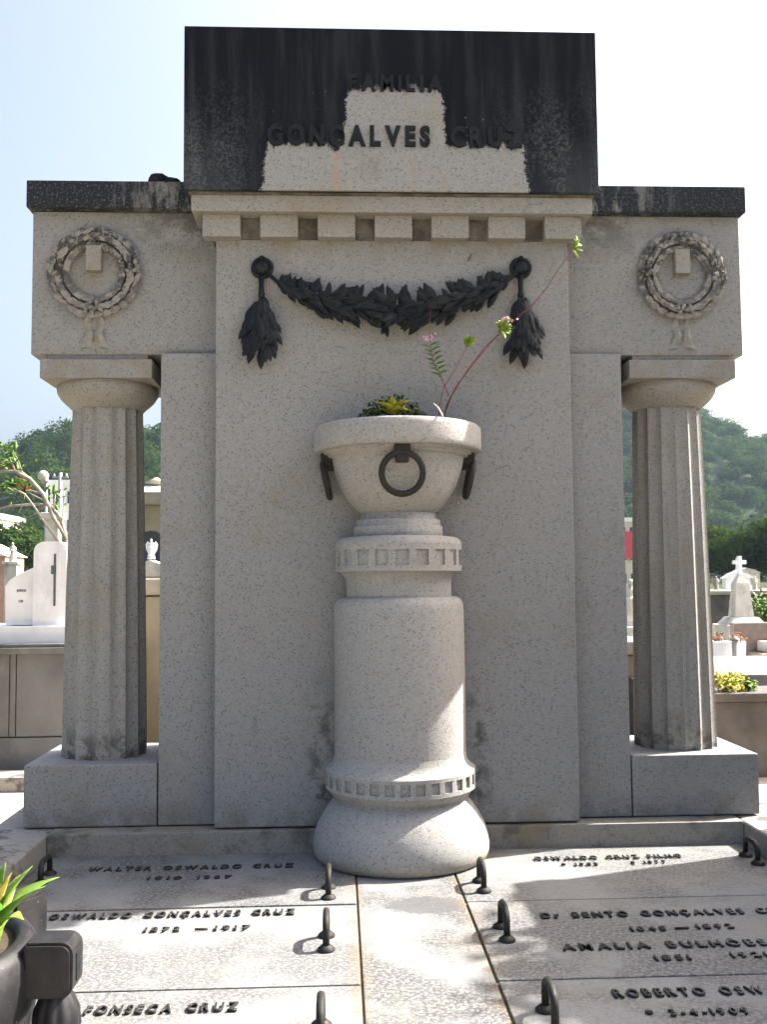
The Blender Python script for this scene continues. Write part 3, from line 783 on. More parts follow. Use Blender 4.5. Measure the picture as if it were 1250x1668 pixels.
slabtext((1, 1), 'AMALIA BULHÕES CRUZ', .57, 1.74, -1.58, .085); slabtext((1, 1), '1851', .91, 1.05, -1.71, .062); slabtext((1, 1), '1921', 1.22, 1.365, -1.70, .062)
slabtext((2, 1), 'ROBERTO OSWALDO CRUZ', .655, 1.66, -2.04, .085); slabtext((2, 1), '* 3-4-1909', .724, 1.08, -2.20, .062)
# kerbs of the plot
for sx, a, b, lb in ((-1, -2.31, -1.937, 'blackened stone kerb along the left side of the tomb'), (1, 1.957, 2.33, 'stone kerb along the right side of the tomb')):
    mb = MB().box(a, b, -3.30, .055, GZ-.05, .120, .018, 3)
    solo('kerb', mb, 'kerb', lb, 'kerb', loc=((a+b)/2, -1.6, GZ))
    mb = MB().box(a+.02, b-.003 if sx < 0 else b, .058, .9, GZ-.05, .119, .012, 2)
    part('foundation', mb, 'kerb', mon)
solo('front_kerb', MB().box(-1.935, 1.955, -3.55, -3.262, GZ-.05, .11, .018, 3), 'kerb', 'stone kerb closing the front of the tomb floor', 'kerb', loc=(0, -3.4, GZ))
# dark lump on the left cornice
q = at_y(258, 290, .17); mb = MB().ball((q.x, .17, 3.878), .055, 3, (1.15, 1, .85), .25); mb.ball((q.x+.07, .17, 3.874), .045, 2, (1.4, 1, .6), .25)
solo('dark_ornament', mb, 'bronze', 'small dark rounded lump lying on the left cornice beside the top block', 'ornament', loc=(q.x, .17, 3.852))
# little twig caught on the wall
solo('twig', MB().tube([at_y(769, 413, -.006), at_y(766, 419, -.012), at_y(763, 425, -.006)], .003, 5), 'darkbark', 'tiny dark twig stuck on the wall under the dentils', 'twig', loc=at_y(766, 419, -.01))

# ------------------------------------------------------------------ bronze planter in the left foreground
pc = Vector((-1.585, -2.75, 0))
pl = thing('bronze_planter', 'dark bronze planter with rounded bowl and block-headed fluted legs', 'planter', pc)
prof = [(.20, .16), (.29, .18), (.345, .22), (.36, .27), (.372, .285), (.392, .31), (.402, .36), (.402, .42), (.392, .465), (.375, .490), (.352, .497), (.335, .488), (.33, .46)]
part('bowl', MB().lathe(prof, pc[:2], 72, True, lambda r, a, z_: r+(.008*math.sin(a*18) if z_ < .29 else 0)), 'planter', pl)
part('soil', MB().lathe([(.0, .47), (.33, .465)], pc[:2], 30), 'soil', pl)
for i in range(6):
    a = R_(60*i-1); ur = Vector((math.cos(a), math.sin(a), 0))
    leg = bpy.data.objects.new('leg', None); leg.location = ur*.465; link(leg, pl)
    b = MB()
    bm = bmesh.new(); bmesh.ops.create_cube(bm, size=1)
    for q in bm.verts: q.co = Vector((q.co.x*.135, q.co.y*.115, q.co.z*.150))
    bmesh.ops.bevel(bm, geom=[e for e in bm.edges if abs(e.verts[0].co.y-e.verts[1].co.y) > .01 and e.verts[0].co.x > 0], offset=.034, segments=4, profile=.5, affect='EDGES')
    bmesh.ops.bevel(bm, geom=[e for e in bm.edges if e.is_manifold and e.calc_face_angle(0) > 1.2], offset=.008, segments=2, affect='EDGES')
    b.bm(bm)
    mt = Matrix.Translation(pc+ur*.455+Vector((0, 0, .435))) @ Matrix.Rotation(a, 4, 'Z')
    b.v = [tuple(mt @ Vector(p)) for p in b.v]
    head = part('leg_head', b, 'planter', leg)
    b = MB().box(.0625, .0705, -.02, .02, -.04, .036, .003); b.v = [tuple(mt @ Vector(p)) for p in b.v]
    part('slot', b, 'bronze', leg)
    lc = pc+ur*.465
    prof = [(.030, .004), (.052, .006), (.055, .02), (.040, .035), (.028, .06), (.030, .10), (.042, .16), (.054, .215), (.062, .270), (.058, .315), (.046, .345), (.038, .365)]
    part('baluster', MB().lathe(prof, lc[:2], 64, True, lambda r, a_, z_: r*(1+.09*abs(math.sin(a_*5)) if .05 < z_ < .35 else 1)), 'planter', leg)
for nm, loc, n, L, W, lb in (('bromeliad', (-1.33, -2.70, .47), 19, .25, .040, 'green spiky rosette plant at the right edge of the bronze planter'),
                             ('bromeliad', (-1.62, -2.62, .47), 15, .30, .042, 'green spiky rosette plant in the middle of the bronze planter'),
                             ('bromeliad', (-1.50, -2.93, .47), 13, .22, .038, 'green spiky rosette plant at the front of the bronze planter')):
    rosette(thing(nm, lb, 'plant', loc), n, L, W, 'agave', (.06, .85))

# ------------------------------------------------------------------ neighbours: left
# grey panelled tomb with white marble headstone
lt = thing('panelled_tomb', 'grey panelled stone tomb behind the left column', 'tomb', (-3.9, 3.6, GZ))
part('core', MB().box(-5.6, -2.38, 2.93, 4.6, GZ, .93, 0), 'mortar', lt)
xs = [-5.6, -4.9, -4.2, -3.62, -3.10, -3.045, -2.38]
for a, b in zip(xs[:-1], xs[1:]):
    part('panel', MB().box(a+.004, b-.004, 2.90, 2.95, .215, .90, .004, 1), 'greytomb', lt)
for a, b in zip([-5.6, -4.3, -3.3], [-4.3, -3.3, -2.38]):
    part('panel', MB().box(a+.004, b-.004, 2.885, 2.95, GZ, .205, .004, 1), 'greytomb', lt)
part('coping', MB().box(-5.65, -2.33, 2.86, 4.65, .90, .955, .008), 'greytomb', lt)
solo('path_kerb', MB().box(-6, -2.15, 2.42, 2.75, GZ, -.03, .012), 'kerb', 'low stone kerb in front of the grey panelled tomb', 'kerb', loc=(-4, 2.6, GZ))
hs = thing('marble_headstone', 'white marble headstone with curved shoulder and tall round-topped slab with a cross', 'headstone', (-3.0, 3.2, .955))
def pxz(px, py, y): p = at_y(px, py, y); return (p.x, p.z)
part('base', MB().box(pxz(-40, 0, 3.0)[0], pxz(128, 0, 3.0)[0], 3.0, 3.7, .955, 1.13, .01), 'marble', hs)
Y1 = 3.08
sh = [pxz(8, 1018, Y1)]+[pxz(8+(72-8)*t, 955-37*(t**.6), Y1) for t in np.linspace(0, .75, 7)]+[pxz(74, 916, Y1), pxz(74, 1018, Y1)]
sh = [(x, max(z_, 1.12)) for x, z_ in sh]
part('shoulder', MB().prism(sh, Y1, Y1+.34), 'marble', hs)
a0 = pxz(70, 0, Y1)[0]; a1 = pxz(122, 0, Y1)[0]; zt = pxz(90, 882, Y1)[1]; rr = .09
stl = [(a0, 1.12)]+[(a0+rr-rr*math.cos(t), zt-rr+rr*math.sin(t)) for t in np.linspace(0, math.pi/2, 6)]+[(a1-rr+rr*math.sin(t), zt-rr+rr*math.cos(t)) for t in np.linspace(0, math.pi/2, 6)]+[(a1, 1.12)]
ste = part('tall_slab', MB().prism(stl, Y1-.03, Y1+.36), 'marble', hs)
def pxbox(x0, x1, y0, y1, ya, yb, bev=.002):
    p = at_y(x0, y1, ya); q = at_y(x1, y0, ya); return MB().box(p.x, q.x, ya, yb, p.z, q.z, bev, 1)
part('cross', pxbox(86, 91, 902, 987, Y1-.036, Y1-.02), 'marble_dark', ste); part('cross', pxbox(82.5, 91, 921, 935, Y1-.0355, Y1-.02), 'marble_dark', ste)
po = pxz(27, 964, Y1); lettering('JEANVERTON', hs, (0, Y1-.002, po[1]), (1, 0, 0), (0, 0, 1), po[0], pxz(57, 0, Y1)[0], .022, 'marble_dark', .2)
po = pxz(30, 981, Y1); lettering('M. PARIMA', hs, (0, Y1-.002, po[1]), (1, 0, 0), (0, 0, 1), po[0], pxz(53, 0, Y1)[0], .020, 'marble_dark', .2)
solo('black_ledger', MB().box(pxz(18, 0, 2.95)[0], -2.40, 2.88, 2.995, .957, .985, .004), 'marble_dark', 'thin black slab lying at the foot of the white headstone', 'slab', loc=(-2.8, 2.93, .957))
wp = at_z(30, 1035, 1.0); wd = thing('weed', 'small green weed growing at the foot of the white headstone', 'plant', (wp.x+.02, 2.93, .985))
mb = MB()
for i in range(16): small_leaf(mb, Vector(wd.location)+Vector((rnd.gauss(0, .02), 0, .01+.011*i)), (rnd.gauss(0, 1), -.3, .5), .05, .03, (0, -1, .3))
part('foliage', mb, 'leaf', wd)

# pale bare tree with a few leaves
tr = thing('frangipani_tree', 'pale bare-branched tree with few leaves arching behind the white headstone', 'tree', (-2.75, 4.9, GZ))
YT = 4.9
trunk = MB().tube([(-2.75, YT, GZ), (-2.78, YT, .6), at_y(118, 915, YT), at_y(108, 880, YT)], [.055, .045, .03, .024], 10)
part('trunk', trunk, 'bark', tr)
br = MB()
for pts, r0, r1, dy in [([(108, 880), (98, 860), (88, 845), (70, 805), (48, 780), (25, 768), (0, 768), (-40, 785)], .038, .030, 0),
                    ([(108, 880), (100, 850), (92, 835), (75, 822), (50, 822), (20, 824), (-20, 832)], .034, .018, .1),
                    ([(113, 905), (95, 882), (75, 855), (55, 825), (40, 805), (20, 795)], .026, .012, -.1),
                    ([(70, 805), (52, 800), (25, 800), (-20, 802)], .018, .012, .15),
                    ([(92, 835), (70, 815), (45, 802)], .018, .010, .2), ([(40, 805), (35, 825), (30, 835)], .010, .006, -.1),
                    ([(75, 822), (55, 838), (40, 845)], .010, .006, .1), ([(48, 780), (36, 770), (30, 752), (22, 737)], .012, .007, 0), ([(25, 768), (15, 745), (4, 735)], .012, .007, .1),
                    ([(88, 845), (88, 820), (90, 805)], .014, .008, 0), ([(100, 850), (103, 825), (104, 800)], .012, .008, .1)]:
    br.tube([at_y(p[0], p[1], YT+dy*(i/len(pts))) for i, p in enumerate(pts)], [.62*(r0+(r1-r0)*i/(len(pts)-1)) for i in range(len(pts))], 8)
part('branches', br, 'bark', tr)
def leafcloud(ctr, n, L, W, sp):
    mb = MB()
    for i in range(n):
        d = Vector((rnd.gauss(0, 1), rnd.gauss(0, 1), rnd.gauss(.1, .8)))
        small_leaf(mb, Vector(ctr)+Vector((rnd.gauss(0, sp), rnd.gauss(0, sp), rnd.gauss(0, sp*.8))), d, L*rnd.uniform(.6, 1.2), W, (0, -.3, 1))
    return mb
for px, py, n, sp, mt in ((6, 742, 36, .09, 'leaf'), (18, 758, 18, .07, 'leaf'), (2, 760, 7, .08, 'redleaf'), (12, 792, 40, .10, 'leaf'), (35, 790, 24, .08, 'leaf'), (28, 798, 6, .08, 'redleaf'), (89, 808, 18, .045, 'leaf'), (-40, 770, 60, .2, 'leaf')):
    part('foliage', leafcloud(at_y(px, py, YT+.05), n, .12, .042, sp), mt, tr)

# ochre tomb seen through the gap on the left
ot = thing('ochre_tomb', 'ochre stuccoed tomb seen through the gap beside the left column', 'tomb', (-1.7, 4.6, GZ))
part('wall', MB().box(-2.32, -.7, 3.9, 5.3, GZ, 1.36, .01), 'ochre', ot)
part('coping', MB().box(-2.37, -.65, 3.84, 5.36, 1.372, 1.53, .03), 'ochre_trim', ot)
ot2 = thing('low_ochre_tomb', 'low ochre tomb seen through the gap beside the right column', 'tomb', (2.4, 5.2, GZ))
part('wall', MB().box(1.3, 2.92, 4.64, 6.2, GZ, .69, .01), 'ochre', ot2)
part('coping', MB().box(1.26, 2.97, 4.58, 6.26, .70, .84, .02), 'ochre_trim', ot2)

def tombstone(name, label, x, y, wd, h, d=.3, mat='pale', base=.35, group='tombs in the background', cat='tomb'):
    t = thing(name, label, cat, (x, y, GZ), group)
    part('base', MB().box(x-wd*.75, x+wd*.75, y-.2, y+1.6, GZ, GZ+base, .02), mat, t)
    part('headstone', MB().box(x-wd/2, x+wd/2, y+1.2, y+1.2+d, GZ+base+.002, GZ+h, .03), mat, t)
    part('crown', MB().prism([(x-wd*.55, GZ+h), (x+wd*.55, GZ+h), (x+wd*.30, GZ+h+.16), (x, GZ+h+.24), (x-wd*.30, GZ+h+.16)], y+1.17, y+1.23+d), mat, t)
    return t
def cross_on(parent, x, y, z0, h, mat, t=.045, name='cross'):
    mb = MB().box(x-t, x+t, y-t, y+t, z0, z0+h, .005, 1); mb.box(x-h*.34, x+h*.34, y-t*.98, y+t*.98, z0+h*.58, z0+h*.58+2*t, .005, 1); part(name, mb, mat, parent)
def statue(name, label, x, y, z0, h, mat='statue', wings=True, group=None, cat='statue'):
    t = thing(name, label, cat, (x, y, z0), group)
    s_ = h
    b = MB().lathe([(.20*s_, 0), (.20*s_, .06*s_), (.16*s_, .08*s_), (.17*s_, .12*s_), (.15*s_, .3*s_), (.12*s_, .48*s_), (.115*s_, .58*s_), (.14*s_, .68*s_), (.135*s_, .75*s_), (.06*s_, .81*s_), (.045*s_, .84*s_)], (0, 0), 20, True, lambda r, a, q: r*(1+.07*math.sin(a*9))*(1 if abs(math.sin(a)) < .7 else .85))
    b.ball((0, -.02*s_, .90*s_), .075*s_, 2, (.85, .95, 1.1))
    for s2 in (-1, 1): b.tube([(s2*.13*s_, 0, .72*s_), (s2*.16*s_, -.05*s_, .58*s_), (s2*.06*s_, -.15*s_, .55*s_), (0, -.15*s_, .60*s_)], [.045*s_, .04*s_, .035*s_, .03*s_], 8)
    b.v = [(x+p[0], y+p[1], z0+p[2]) for p in b.v]; part('figure', b, mat, t)
    if wings:
        for s2 in (-1, 1):
            q = MB().prism([(x+s2*.03*s_, z0+.70*s_), (x+s2*.20*s_, z0+.86*s_), (x+s2*.30*s_, z0+.72*s_), (x+s2*.26*s_, z0+.45*s_), (x+s2*.16*s_, z0+.28*s_), (x+s2*.06*s_, z0+.5*s_)], y+.09*s_, y+.13*s_)
            part('wing', q, mat, t)
    return t
# things seen in the left gap and far left
ym = 14
mz = thing('ochre_mausoleum', 'ochre mausoleum with pale hipped roof and finial behind the left column', 'mausoleum', (-4.7, 15.5, GZ))
xa = at_y(215, 0, ym).x; xb = at_y(330, 0, ym).x; zr = at_y(240, 802, ym).z
part('wall', MB().box(xa, xb, ym, ym+2.4, GZ, zr-.25, .01), 'ochre', mz)
part('entablature', MB().box(xa-.08, xb+.08, ym-.08, ym+2.48, zr-.25, zr, .02), 'ochre_trim', mz)
xm = at_y(243, 0, ym).x
part('roof', MB().add([(xa-.1, ym-.1, zr+.001), (xb+.1, ym-.1, zr+.001), (xb+.1, ym+2.5, zr+.001), (xa-.1, ym+2.5, zr+.001), (xm-.08, ym+.5, zr+.18), (xb-.5, ym+.5, zr+.18), (xb-.5, ym+1.8, zr+.18), (xm-.08, ym+1.8, zr+.18)],
     [(0, 1, 5, 4), (1, 2, 6, 5), (2, 3, 7, 6), (3, 0, 4, 7), (4, 5, 6, 7), (0, 3, 2, 1)]), 'white', mz)
part('finial', MB().lathe([(.10, zr+.15), (.12, zr+.2), (.22, zr+.23), (.22, zr+.27), (.08, zr+.32), (.03, zr+.36)], (xm+.10, ym+.6), 20), 'ochre_trim', mz)
ar = at_y(246, 900, ym); part('doorway', MB().prism([(ar.x-.28, GZ+.02), (ar.x+.28, GZ+.02)]+[(ar.x+.28*math.cos(t), ar.z+.15+.28*math.sin(t)) for t in np.linspace(0, math.pi, 9)], ym-.006, ym+.05), 'glass', mz)
p = at_y(246, 905, 9); t = statue('stone_angel', 'white marble group of small figures seen through the left gap', p.x, 9, p.z-.05, .30, 'marble', True)
tb = tombstone('grey_tomb', 'weathered grey tomb seen through the left gap below the white figures', at_y(246, 0, 8.6).x, 7.6, .7, at_y(246, 912, 8.8).z-.24-GZ, .5, 'pale')
# far left
p = at_y(20, 915, 16)
s_ = statue('saint_statue', 'white standing statue at the far left behind the marble headstone', p.x, 16, p.z, .42, 'pale', False)
pt = thing('statue_pier', 'stone pier carrying the white statue at the far left', 'pier', (p.x, 16, GZ)); part('shaft', MB().box(p.x-.13, p.x+.13, 15.86, 16.14, GZ, p.z-.06, .01), 'pale', pt); part('cap', MB().box(p.x-.17, p.x+.17, 15.82, 16.18, p.z-.06, p.z-.001, .01), 'pale', pt)
p = at_y(4, 935, 18)
pk = thing('pink_tomb', 'small pinkish tomb house at the far left edge', 'tomb', (p.x, 18.6, GZ)); part('wall', MB().box(p.x-1.1, p.x+.05, 18, 19.4, GZ, p.z+.42, .01), 'roof', pk); part('roof', MB().prism([(p.x-1.2, p.z+.42), (p.x+.11, p.z+.42), (p.x-.55, p.z+.75)], 17.9, 19.5), 'white', pk)
p = at_y(87, 842, 12)
pi = thing('stone_pillar', 'pale stone pillar with a moulded cap behind the bare tree', 'pillar', (p.x, 12, GZ)); part('shaft', MB().box(p.x-.11, p.x+.11, 11.89, 12.11, GZ, p.z-.05, .01), 'pale', pi); part('cap', MB().box(p.x-.19, p.x+.17, 11.82, 12.18, p.z-.05, p.z+.07, .02), 'pale', pi)
p = at_y(70, 775, 26)
lp = thing('globe_lamp', 'globe lamp on a thin grey post behind the bare tree', 'lamp', (p.x, 26, GZ)); part('post', MB().tube([(p.x+.10, 26, GZ), (p.x+.10, 26, p.z-.2)], .05, 10), 'metal', lp); part('collar', MB().lathe([(.09, p.z-.24), (.14, p.z-.18), (.10, p.z-.1)], (p.x+.06, 26), 14), 'metal', lp); part('globe', MB().ball((p.x, 26, p.z), .17, 3), 'pale', lp)
p = at_y(98, 770, 40)
up = thing('utility_pole', 'grey pole with a small crossarm behind the bare tree', 'pole', (p.x, 40, GZ)); part('post', MB().tube([(p.x, 40, GZ), (p.x, 40, p.z)], [.12, .08], 10), 'metal', up); part('crossarm', MB().box(p.x-.35, p.x+.35, 39.95, 40.05, p.z-.25, p.z-.17, .01), 'metal', up)
for k in (-.28, 0, .28): part('insulator', MB().lathe([(.03, p.z-.17), (.05, p.z-.12), (.03, p.z-.05)], (p.x+k, 40), 10), 'white', up)
def building(name, label, x0, x1, y, z1, mat, floors, cols, depth=10, band=None):
    t = thing(name, label, 'building', ((x0+x1)/2, y+depth/2, GZ)); part('wall', MB().box(x0, x1, y, y+depth, GZ, z1, 0), mat, t)
    part('parapet', MB().box(x0-.2, x1+.2, y-.2, y+depth+.2, z1, z1+.5, 0), 'white', t)
    fh = (z1-GZ)/floors
    for f_ in range(floors):
        for c_ in range(cols):
            xm_ = x0+(c_+.5)*(x1-x0)/cols; zz = GZ+fh*(f_+.35); ww = (x1-x0)/cols*.28
            wn_ = part('window', MB().box(xm_-ww, xm_+ww, y-.05, y+.1, zz, zz+fh*.42, 0), 'glass', t)
            part('sill', MB().box(xm_-ww*1.15, xm_+ww*1.15, y-.15, y+.05, zz-.12, zz-.01, 0), 'white', wn_)
    if band: part('sign_band', MB().box(x0-.1, x1+.1, y-.3, y-.02, band[0], band[1], 0), 'red', t)
    return t
q0 = at_y(93, 0, 95); q1 = at_y(160, 0, 95)
building('white_house', 'white house below the left hill beside the column', q0.x, q1.x, 95, at_y(100, 790, 95).z, 'white', 4, 3)
q0 = at_y(-70, 0, 85); q1 = at_y(-4, 0, 85)
building('pale_house', 'pale house at the far left behind the bare tree', q0.x, q1.x, 85, at_y(0, 842, 85).z, 'cream', 2, 3)
q0 = at_y(985, 0, 110); q1 = at_y(1034, 0, 110)
building('red_banded_house', 'cream building with a broad red band seen in the right gap', q0.x, q1.x, 110, at_y(1028, 850, 110).z, 'cream', 3, 3, band=(at_y(1028, 910, 110).z, at_y(1028, 866, 110).z))

# ------------------------------------------------------------------ neighbours: right
dt = thing('dark_tomb', 'dark weathered tomb wall behind the right column', 'tomb', (4.2, 3.4, GZ))
zt = at_y(1230, 1128, 2.5).z
part('core', MB().box(2.66, 6.0, 2.52, 5.6, GZ, zt-.07, 0), 'darktomb', dt)
xs = [2.65, 3.5, 4.4, 5.2, 6.0]
for a, b in zip(xs[:-1], xs[1:]): part('panel', MB().box(a+.004, b-.004, 2.48, 2.53, GZ, zt-.072, .006, 1), 'darktomb', dt)
part('coping', MB().box(2.72, 6.05, 2.44, 3.0, zt-.07, zt, .015), 'darktomb', dt)
part('ledger', MB().box(3.0, 5.9, 3.3, 5.4, zt-.069, zt+.07, .02), 'greytomb', dt)
bp = at_y(1192, 1112, 2.62)
bs = thing('yellow_bush', 'yellow-green bushy plant on top of the dark tomb', 'shrub', (bp.x, 2.62, zt)); part('foliage', leafcloud((bp.x-.03, 2.60, zt+.06), 240, .05, .024, .062), 'leaf_yellow', bs); part('foliage', leafcloud((bp.x+.15, 2.64, zt+.03), 130, .045, .022, .035), 'leaf', bs)
part('stem', MB().tube([(bp.x, 2.62, zt), (bp.x, 2.62, zt+.08)], .012, 6), 'darkbark', bs)
yb = 6.3
ws = thing('white_platform', 'white tomb platform with planters behind the dark tomb', 'tomb', (5.2, 7.2, GZ)); zb = at_y(1210, 1090, yb).z
part('body', MB().box(3.95, 6.6, yb-.15, yb+2.2, GZ, zb, .015), 'white', ws)
for k, (x0, x1, lb) in enumerate(((1160, 1192, 'white tapered planter of dry flowers beside the column'), (1200, 1217, 'white tapered planter of dry flowers behind the small grey post'))):
    p0 = at_y(x0, 1085, yb+.1); p1 = at_y(x1, 1045, yb+.1); xc = (p0.x+p1.x)/2; hw = (p1.x-p0.x)/2
    t = thing('white_planter', lb, 'planter', (xc, yb+.2, zb), 'white planters on the platform')
    vs = [(xc+sx*hw*k2, yb+.2+sy*hw*k2, zz) for zz, k2 in ((zb+.002, .82), (p1.z, 1.1)) for sx, sy in ((-1, -1), (1, -1), (1, 1), (-1, 1))]
    part('box', MB().add(vs, [(3, 2, 1, 0), (4, 5, 6, 7), (0, 1, 5, 4), (1, 2, 6, 5), (2, 3, 7, 6), (3, 0, 4, 7)]), 'white', t)
    part('dry_flowers', leafcloud((xc, yb+.2, p1.z+.02), 90, .05, .02, .045), 'redleaf', t)['kind'] = 'stuff'
p = at_y(1197, 1087, yb); q = at_y(1197, 1040, yb)
gp = thing('grey_post', 'small grey baluster post standing before the white planters', 'post', (p.x, yb-.05, zb)); part('shaft', MB().lathe([(.055, zb+.002), (.055, zb+.05), (.038, zb+.06), (.040, q.z-.04), (.03, q.z-.03)], (p.x, yb-.05), 18), 'pale', gp); part('cap', MB().lathe([(.03, q.z-.035), (.06, q.z-.02), (.05, q.z), (.012, q.z+.03)], (p.x, yb-.05), 18), 'statue', gp)
y2 = 7.0; p = at_y(1197, 1015, y2)
bh = thing('brown_headstone', 'polished brown granite headstone behind the white planters', 'headstone', (p.x+.6, y2+.2, zb)); part('slab', MB().box(p.x, p.x+1.3, y2, y2+.16, zb+.002, p.z, .01), 'brown', bh); part('ledge', MB().box(p.x-.05+.2, p.x+1.3, y2-.5, y2-.02, zb+.002, zb+.16, .01), 'brown', bh); part('kerb', MB().box(p.x+.28, p.x+1.3, y2-.3, y2-.02, zb+.165, zb+.30, .01), 'pale', bh)
# obelisk with a cross
yo = 10.5; p = at_y(1205, 905, yo); pb = at_y(1205, 1040, yo); cx = p.x
ob = thing('cross_obelisk', 'white tapering obelisk topped by a cross behind the right column', 'obelisk', (cx, yo, GZ))
def frustum(mb, x, y, z0, z1, a0_, a1_):
    vs = [(x+sx*a_, y+sy*a_, zz) for zz, a_ in ((z0, a0_), (z1, a1_)) for sx, sy in ((-1, -1), (1, -1), (1, 1), (-1, 1))]
    return mb.add(vs, [(3, 2, 1, 0), (4, 5, 6, 7), (0, 1, 5, 4), (1, 2, 6, 5), (2, 3, 7, 6), (3, 0, 4, 7)])
zA, zB, zC, zD = at_y(1205, 1005, yo).z, at_y(1205, 950, yo).z, at_y(1205, 936, yo).z, p.z
part('plinth', MB().box(cx-.36, cx+.36, yo-.36, yo+.36, GZ, zA-.12, .02), 'pale', ob)
mb = MB(); frustum(mb, cx, yo, zA-.12, zA, .30, .21); part('foot', mb, 'pale', ob)
mb = MB(); frustum(mb, cx, yo, zA, zB, .155, .105); frustum(mb, cx, yo, zB, zC, .105, .035); part('shaft', mb, 'pale', ob)
cross_on(ob, cx, yo, zC-.01, zD-zC, 'white', .032)
# angels on the wall beyond
yw = 19; p = at_y(1168, 962, yw); aw = thing('grey_vault', 'dark grey flat-topped vault beyond the white obelisk', 'vault', (p.x+1, yw+1, GZ))
part('wall', MB().box(p.x-.8, p.x+2.4, yw-.3, yw+2, GZ, p.z-.1, .02), 'darktomb', aw); part('coping', MB().box(p.x-.9, p.x+2.5, yw-.4, yw+2.1, p.z-.1, p.z, .02), 'statue', aw)
p = at_y(1168, 961, yw); statue('angel_statue', 'weathered angel statue on the vault left of the obelisk', p.x, yw, p.z+.001, .36, group='angels on the vault')
p = at_y(1231, 961, yw); statue('angel_statue', 'pale angel statue on the vault right of the obelisk', p.x, yw, p.z+.001, .36, 'pale', group='angels on the vault')
p = at_y(1029, 1000, 15); statue('stone_figure', 'pale stone figure seen in the right gap below the red band', p.x, 15, p.z-.25, 1.0, 'pale', False)
pt = thing('figure_base', 'pale block under the stone figure in the right gap', 'pedestal', (p.x, 15, GZ)); part('block', MB().box(p.x-.4, p.x+.4, 14.6, 15.4, GZ, p.z-.252, .02), 'pale', pt)
# more tombs, filling the cemetery between the near ones
specs = [(-6.2, 8.5, .9, 1.3, 'marble', 'white tomb with pointed headstone far left of the grey panelled tomb'), (-7.6, 13, .8, 1.5, 'pale', 'tall pale headstone at the far left of the cemetery'), (-5.9, 20, 1.0, 1.6, 'pale', 'pale headstone behind the far left statue'),
         (7.3, 9.0, .9, 1.2, 'marble', 'white headstone right of the brown headstone'), (11.0, 14, .9, 1.5, 'pale', 'pale headstone far right behind the obelisk'), (6.2, 14.2, .7, 1.1, 'statue', 'dark low headstone between the obelisk and the vault'), (9.5, 22, 1.2, 1.7, 'pale', 'wide pale headstone right of the vault'),
         (3.2, 11, .9, 1.0, 'white', 'low white headstone behind the low ochre tomb')]
for i, (x, y, wd_, h_, mt, lb) in enumerate(specs):
    t = tombstone('tombstone', lb, x, y, wd_, h_, .3, mt)
    if i % 2: cross_on(t, x, y+1.35, GZ+h_+.2, .5, mt, .04)

k = 0
for x, y, wd_, h_, mt, lb in ((1.2, 16, .9, 1.3, 'pale', 'pale grave behind the monument, nearest its centre line'), (-1.5, 19, .8, 1.6, 'marble', 'white grave behind the monument left of its centre line'), (5.4, 24, 1.0, 1.5, 'marble', 'white grave behind the vault'), (8.0, 30, 1.1, 1.9, 'pale', 'tall pale grave far behind the obelisk'),
        (13.5, 27, 1.0, 1.6, 'white', 'white grave far to the right of the vault'), (14.5, 18, 1.0, 1.4, 'statue', 'dark grave far to the right'), (-9.5, 25, 1.1, 1.7, 'marble', 'white grave far behind the pink tomb house'), (-12.5, 18, 1.0, 1.4, 'pale', 'pale grave at the far left of the cemetery wall'), (-8.5, 34, 1.3, 2.1, 'pale', 'tall pale grave in front of the left trees'),
        (11.5, 38, 1.3, 2.0, 'marble', 'tall white grave in front of the right trees'), (3.0, 34, 1.2, 1.8, 'statue', 'dark grave in front of the red banded house'), (17.5, 36, 1.2, 1.8, 'pale', 'pale grave at the far right below the hill')):
    t = tombstone('tombstone', lb, x, y, wd_, h_, .3, mt); k += 1
    if k % 3: cross_on(t, x, y+1.35, GZ+h_+.2, .5, mt, .04)
# trees standing at the foot of the hill
def tree(name, label, x, y, h, r, n, leaf, group='trees at the foot of the hill', mat='tree', trunk_h=.45, flat=.75, lum=12, z0=GZ):
    t = thing(name, label, 'tree', (x, y, z0), group); rg = np.random.default_rng(int(abs(x*31+y*17)))
    b = MB().tube([(x, y, z0), (x+.03*h, y, z0+h*.25), (x, y, z0+h*trunk_h), (x-.02*h, y, z0+h*.75)], [h*.035, h*.026, h*.02, h*.008], 8)
    for k in range(5):
        a = k*1.26+.4; b.tube([(x, y, z0+h*(trunk_h-.06+.04*k)), (x+math.cos(a)*r*.4, y+math.sin(a)*r*.4, z0+h*(.55+.03*k)), (x+math.cos(a)*r*.72, y+math.sin(a)*r*.72, z0+h*(.66+.03*k))], [h*.014, h*.009, h*.004], 6)
    part('trunk', b, 'darkbark', t)
    off = wpos(t); tz = z0+h-r*flat
    me = tri_mesh('crown', [crown_tris((x, y, tz), r*1.05, n, leaf, rg, flat, lum)], mat, off)
    o = bpy.data.objects.new('crown', me); link(o, t); return t
p = at_y(1175, 880, 48); tree('broad_tree', 'dark broad tree behind the obelisk next to the right column', p.x, 48, p.z+1.1-GZ, 2.6, 9000, .17)
p = at_y(1240, 850, 44); tree('broad_tree', 'dark spreading tree at the right edge behind the obelisk', p.x+.4, 44, p.z+.6-GZ, 2.9, 10000, .17)
p = at_y(1205, 850, 70); tree('broad_tree', 'lighter green tree between the two dark trees on the right', p.x, 70, p.z-GZ, 3.6, 8000, .22)
p = at_y(1290, 870, 52); tree('broad_tree', 'rounded tree just beyond the right edge trees', p.x, 52, p.z+.6-GZ, 2.8, 4000, .22)
p = at_y(20, 850, 60); tree('broad_tree', 'dark tree below the left hill behind the white statue', p.x, 60, p.z+.4-GZ, 3.2, 9000, .2)
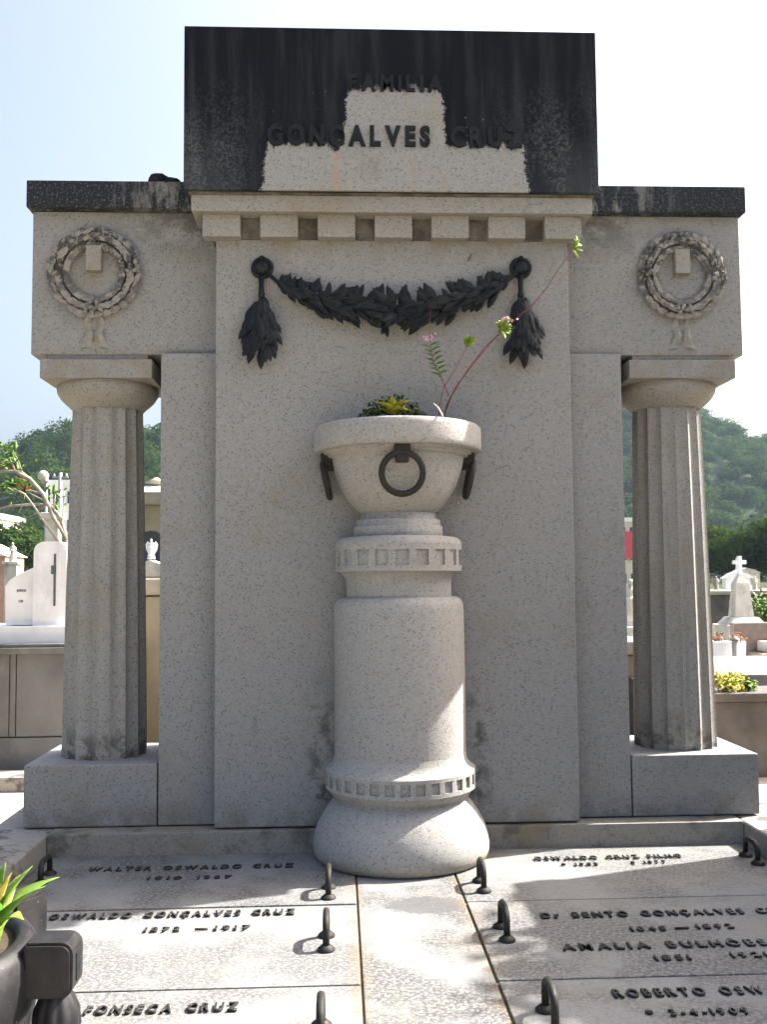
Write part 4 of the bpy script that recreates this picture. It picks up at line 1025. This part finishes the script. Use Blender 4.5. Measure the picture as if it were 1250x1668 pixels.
p = at_y(75, 862, 66); tree('broad_tree', 'dark tree below the left hill beside the white house', p.x, 66, p.z+.4-GZ, 3.4, 9000, .2)
p = at_y(-40, 840, 58); tree('broad_tree', 'dark tree at the far left below the hill', p.x, 58, p.z+.4-GZ, 3.2, 5000, .22)
p = at_y(243, 860, 45); tree('broad_tree', 'dark tree seen in the left gap behind the mausoleum', p.x, 45, p.z+.2-GZ, 2.6, 5000, .2)
p = at_y(1242, 990, 12); sb = thing('leafy_shrub', 'green leafy shrub right of the obelisk', 'shrub', (p.x+.05, 12, GZ)); part('foliage', leafcloud((p.x+.1, 12, p.z), 320, .10, .05, .16), 'leaf', sb); part('stem', MB().tube([(p.x+.05, 12, GZ), (p.x+.08, 12, p.z)], [.03, .015], 6), 'darkbark', sb)

# neighbours just outside the frame on the right, whose shade falls across the slabs
nt = thing('tall_tomb', 'tall granite tomb standing just right of the family tomb', 'tomb', (3.95, -1.1, GZ))
part('base', MB().box(2.95, 4.6, -2.9, .30, GZ, .35, .03), 'granite', nt); part('body', MB().box(3.1, 4.45, -2.75, .18, .352, 2.42, .02), 'granite', nt); part('cornice', MB().box(3.05, 4.50, -2.80, .21, 2.422, 2.60, .03), 'granite', nt)
st = thing('shade_tree', 'small leafy tree leaning over the tall tomb on the right', 'tree', (5.1, -.2, GZ))
part('trunk', MB().tube([(5.1, -.2, GZ), (5.08, -.2, 2.0), (4.95, -.2, 3.0), (4.75, -.2, 3.8)], [.11, .09, .07, .03], 9), 'darkbark', st)
me = tri_mesh('crown', [crown_tris((4.95, -.2, 3.95), 1.0, 1100, .11, np.random.default_rng(5), .62, 10)], 'leaf', wpos(st)); o = bpy.data.objects.new('crown', me); link(o, st)

# ------------------------------------------------------------------ the hazy air
hz = MB().box(-640, 640, -160, 660, GZ-1.2, 100, 0)
ho = part('haze', hz, 'white'); ho['kind'] = 'stuff'; ho['label'] = 'thin bluish haze in the air over the cemetery and hills'; ho['category'] = 'haze'
hm = bpy.data.materials.new('haze_air'); hm.use_nodes = True; t = hm.node_tree; t.nodes.clear()
out = t.nodes.new('ShaderNodeOutputMaterial'); pv = t.nodes.new('ShaderNodeVolumePrincipled')
pv.inputs['Color'].default_value = (.60, .80, 1.0, 1); pv.inputs['Density'].default_value = .00019; pv.inputs['Anisotropy'].default_value = .25
t.links.new(pv.outputs[0], out.inputs['Volume'])
ho.data.materials.clear(); ho.data.materials.append(hm)
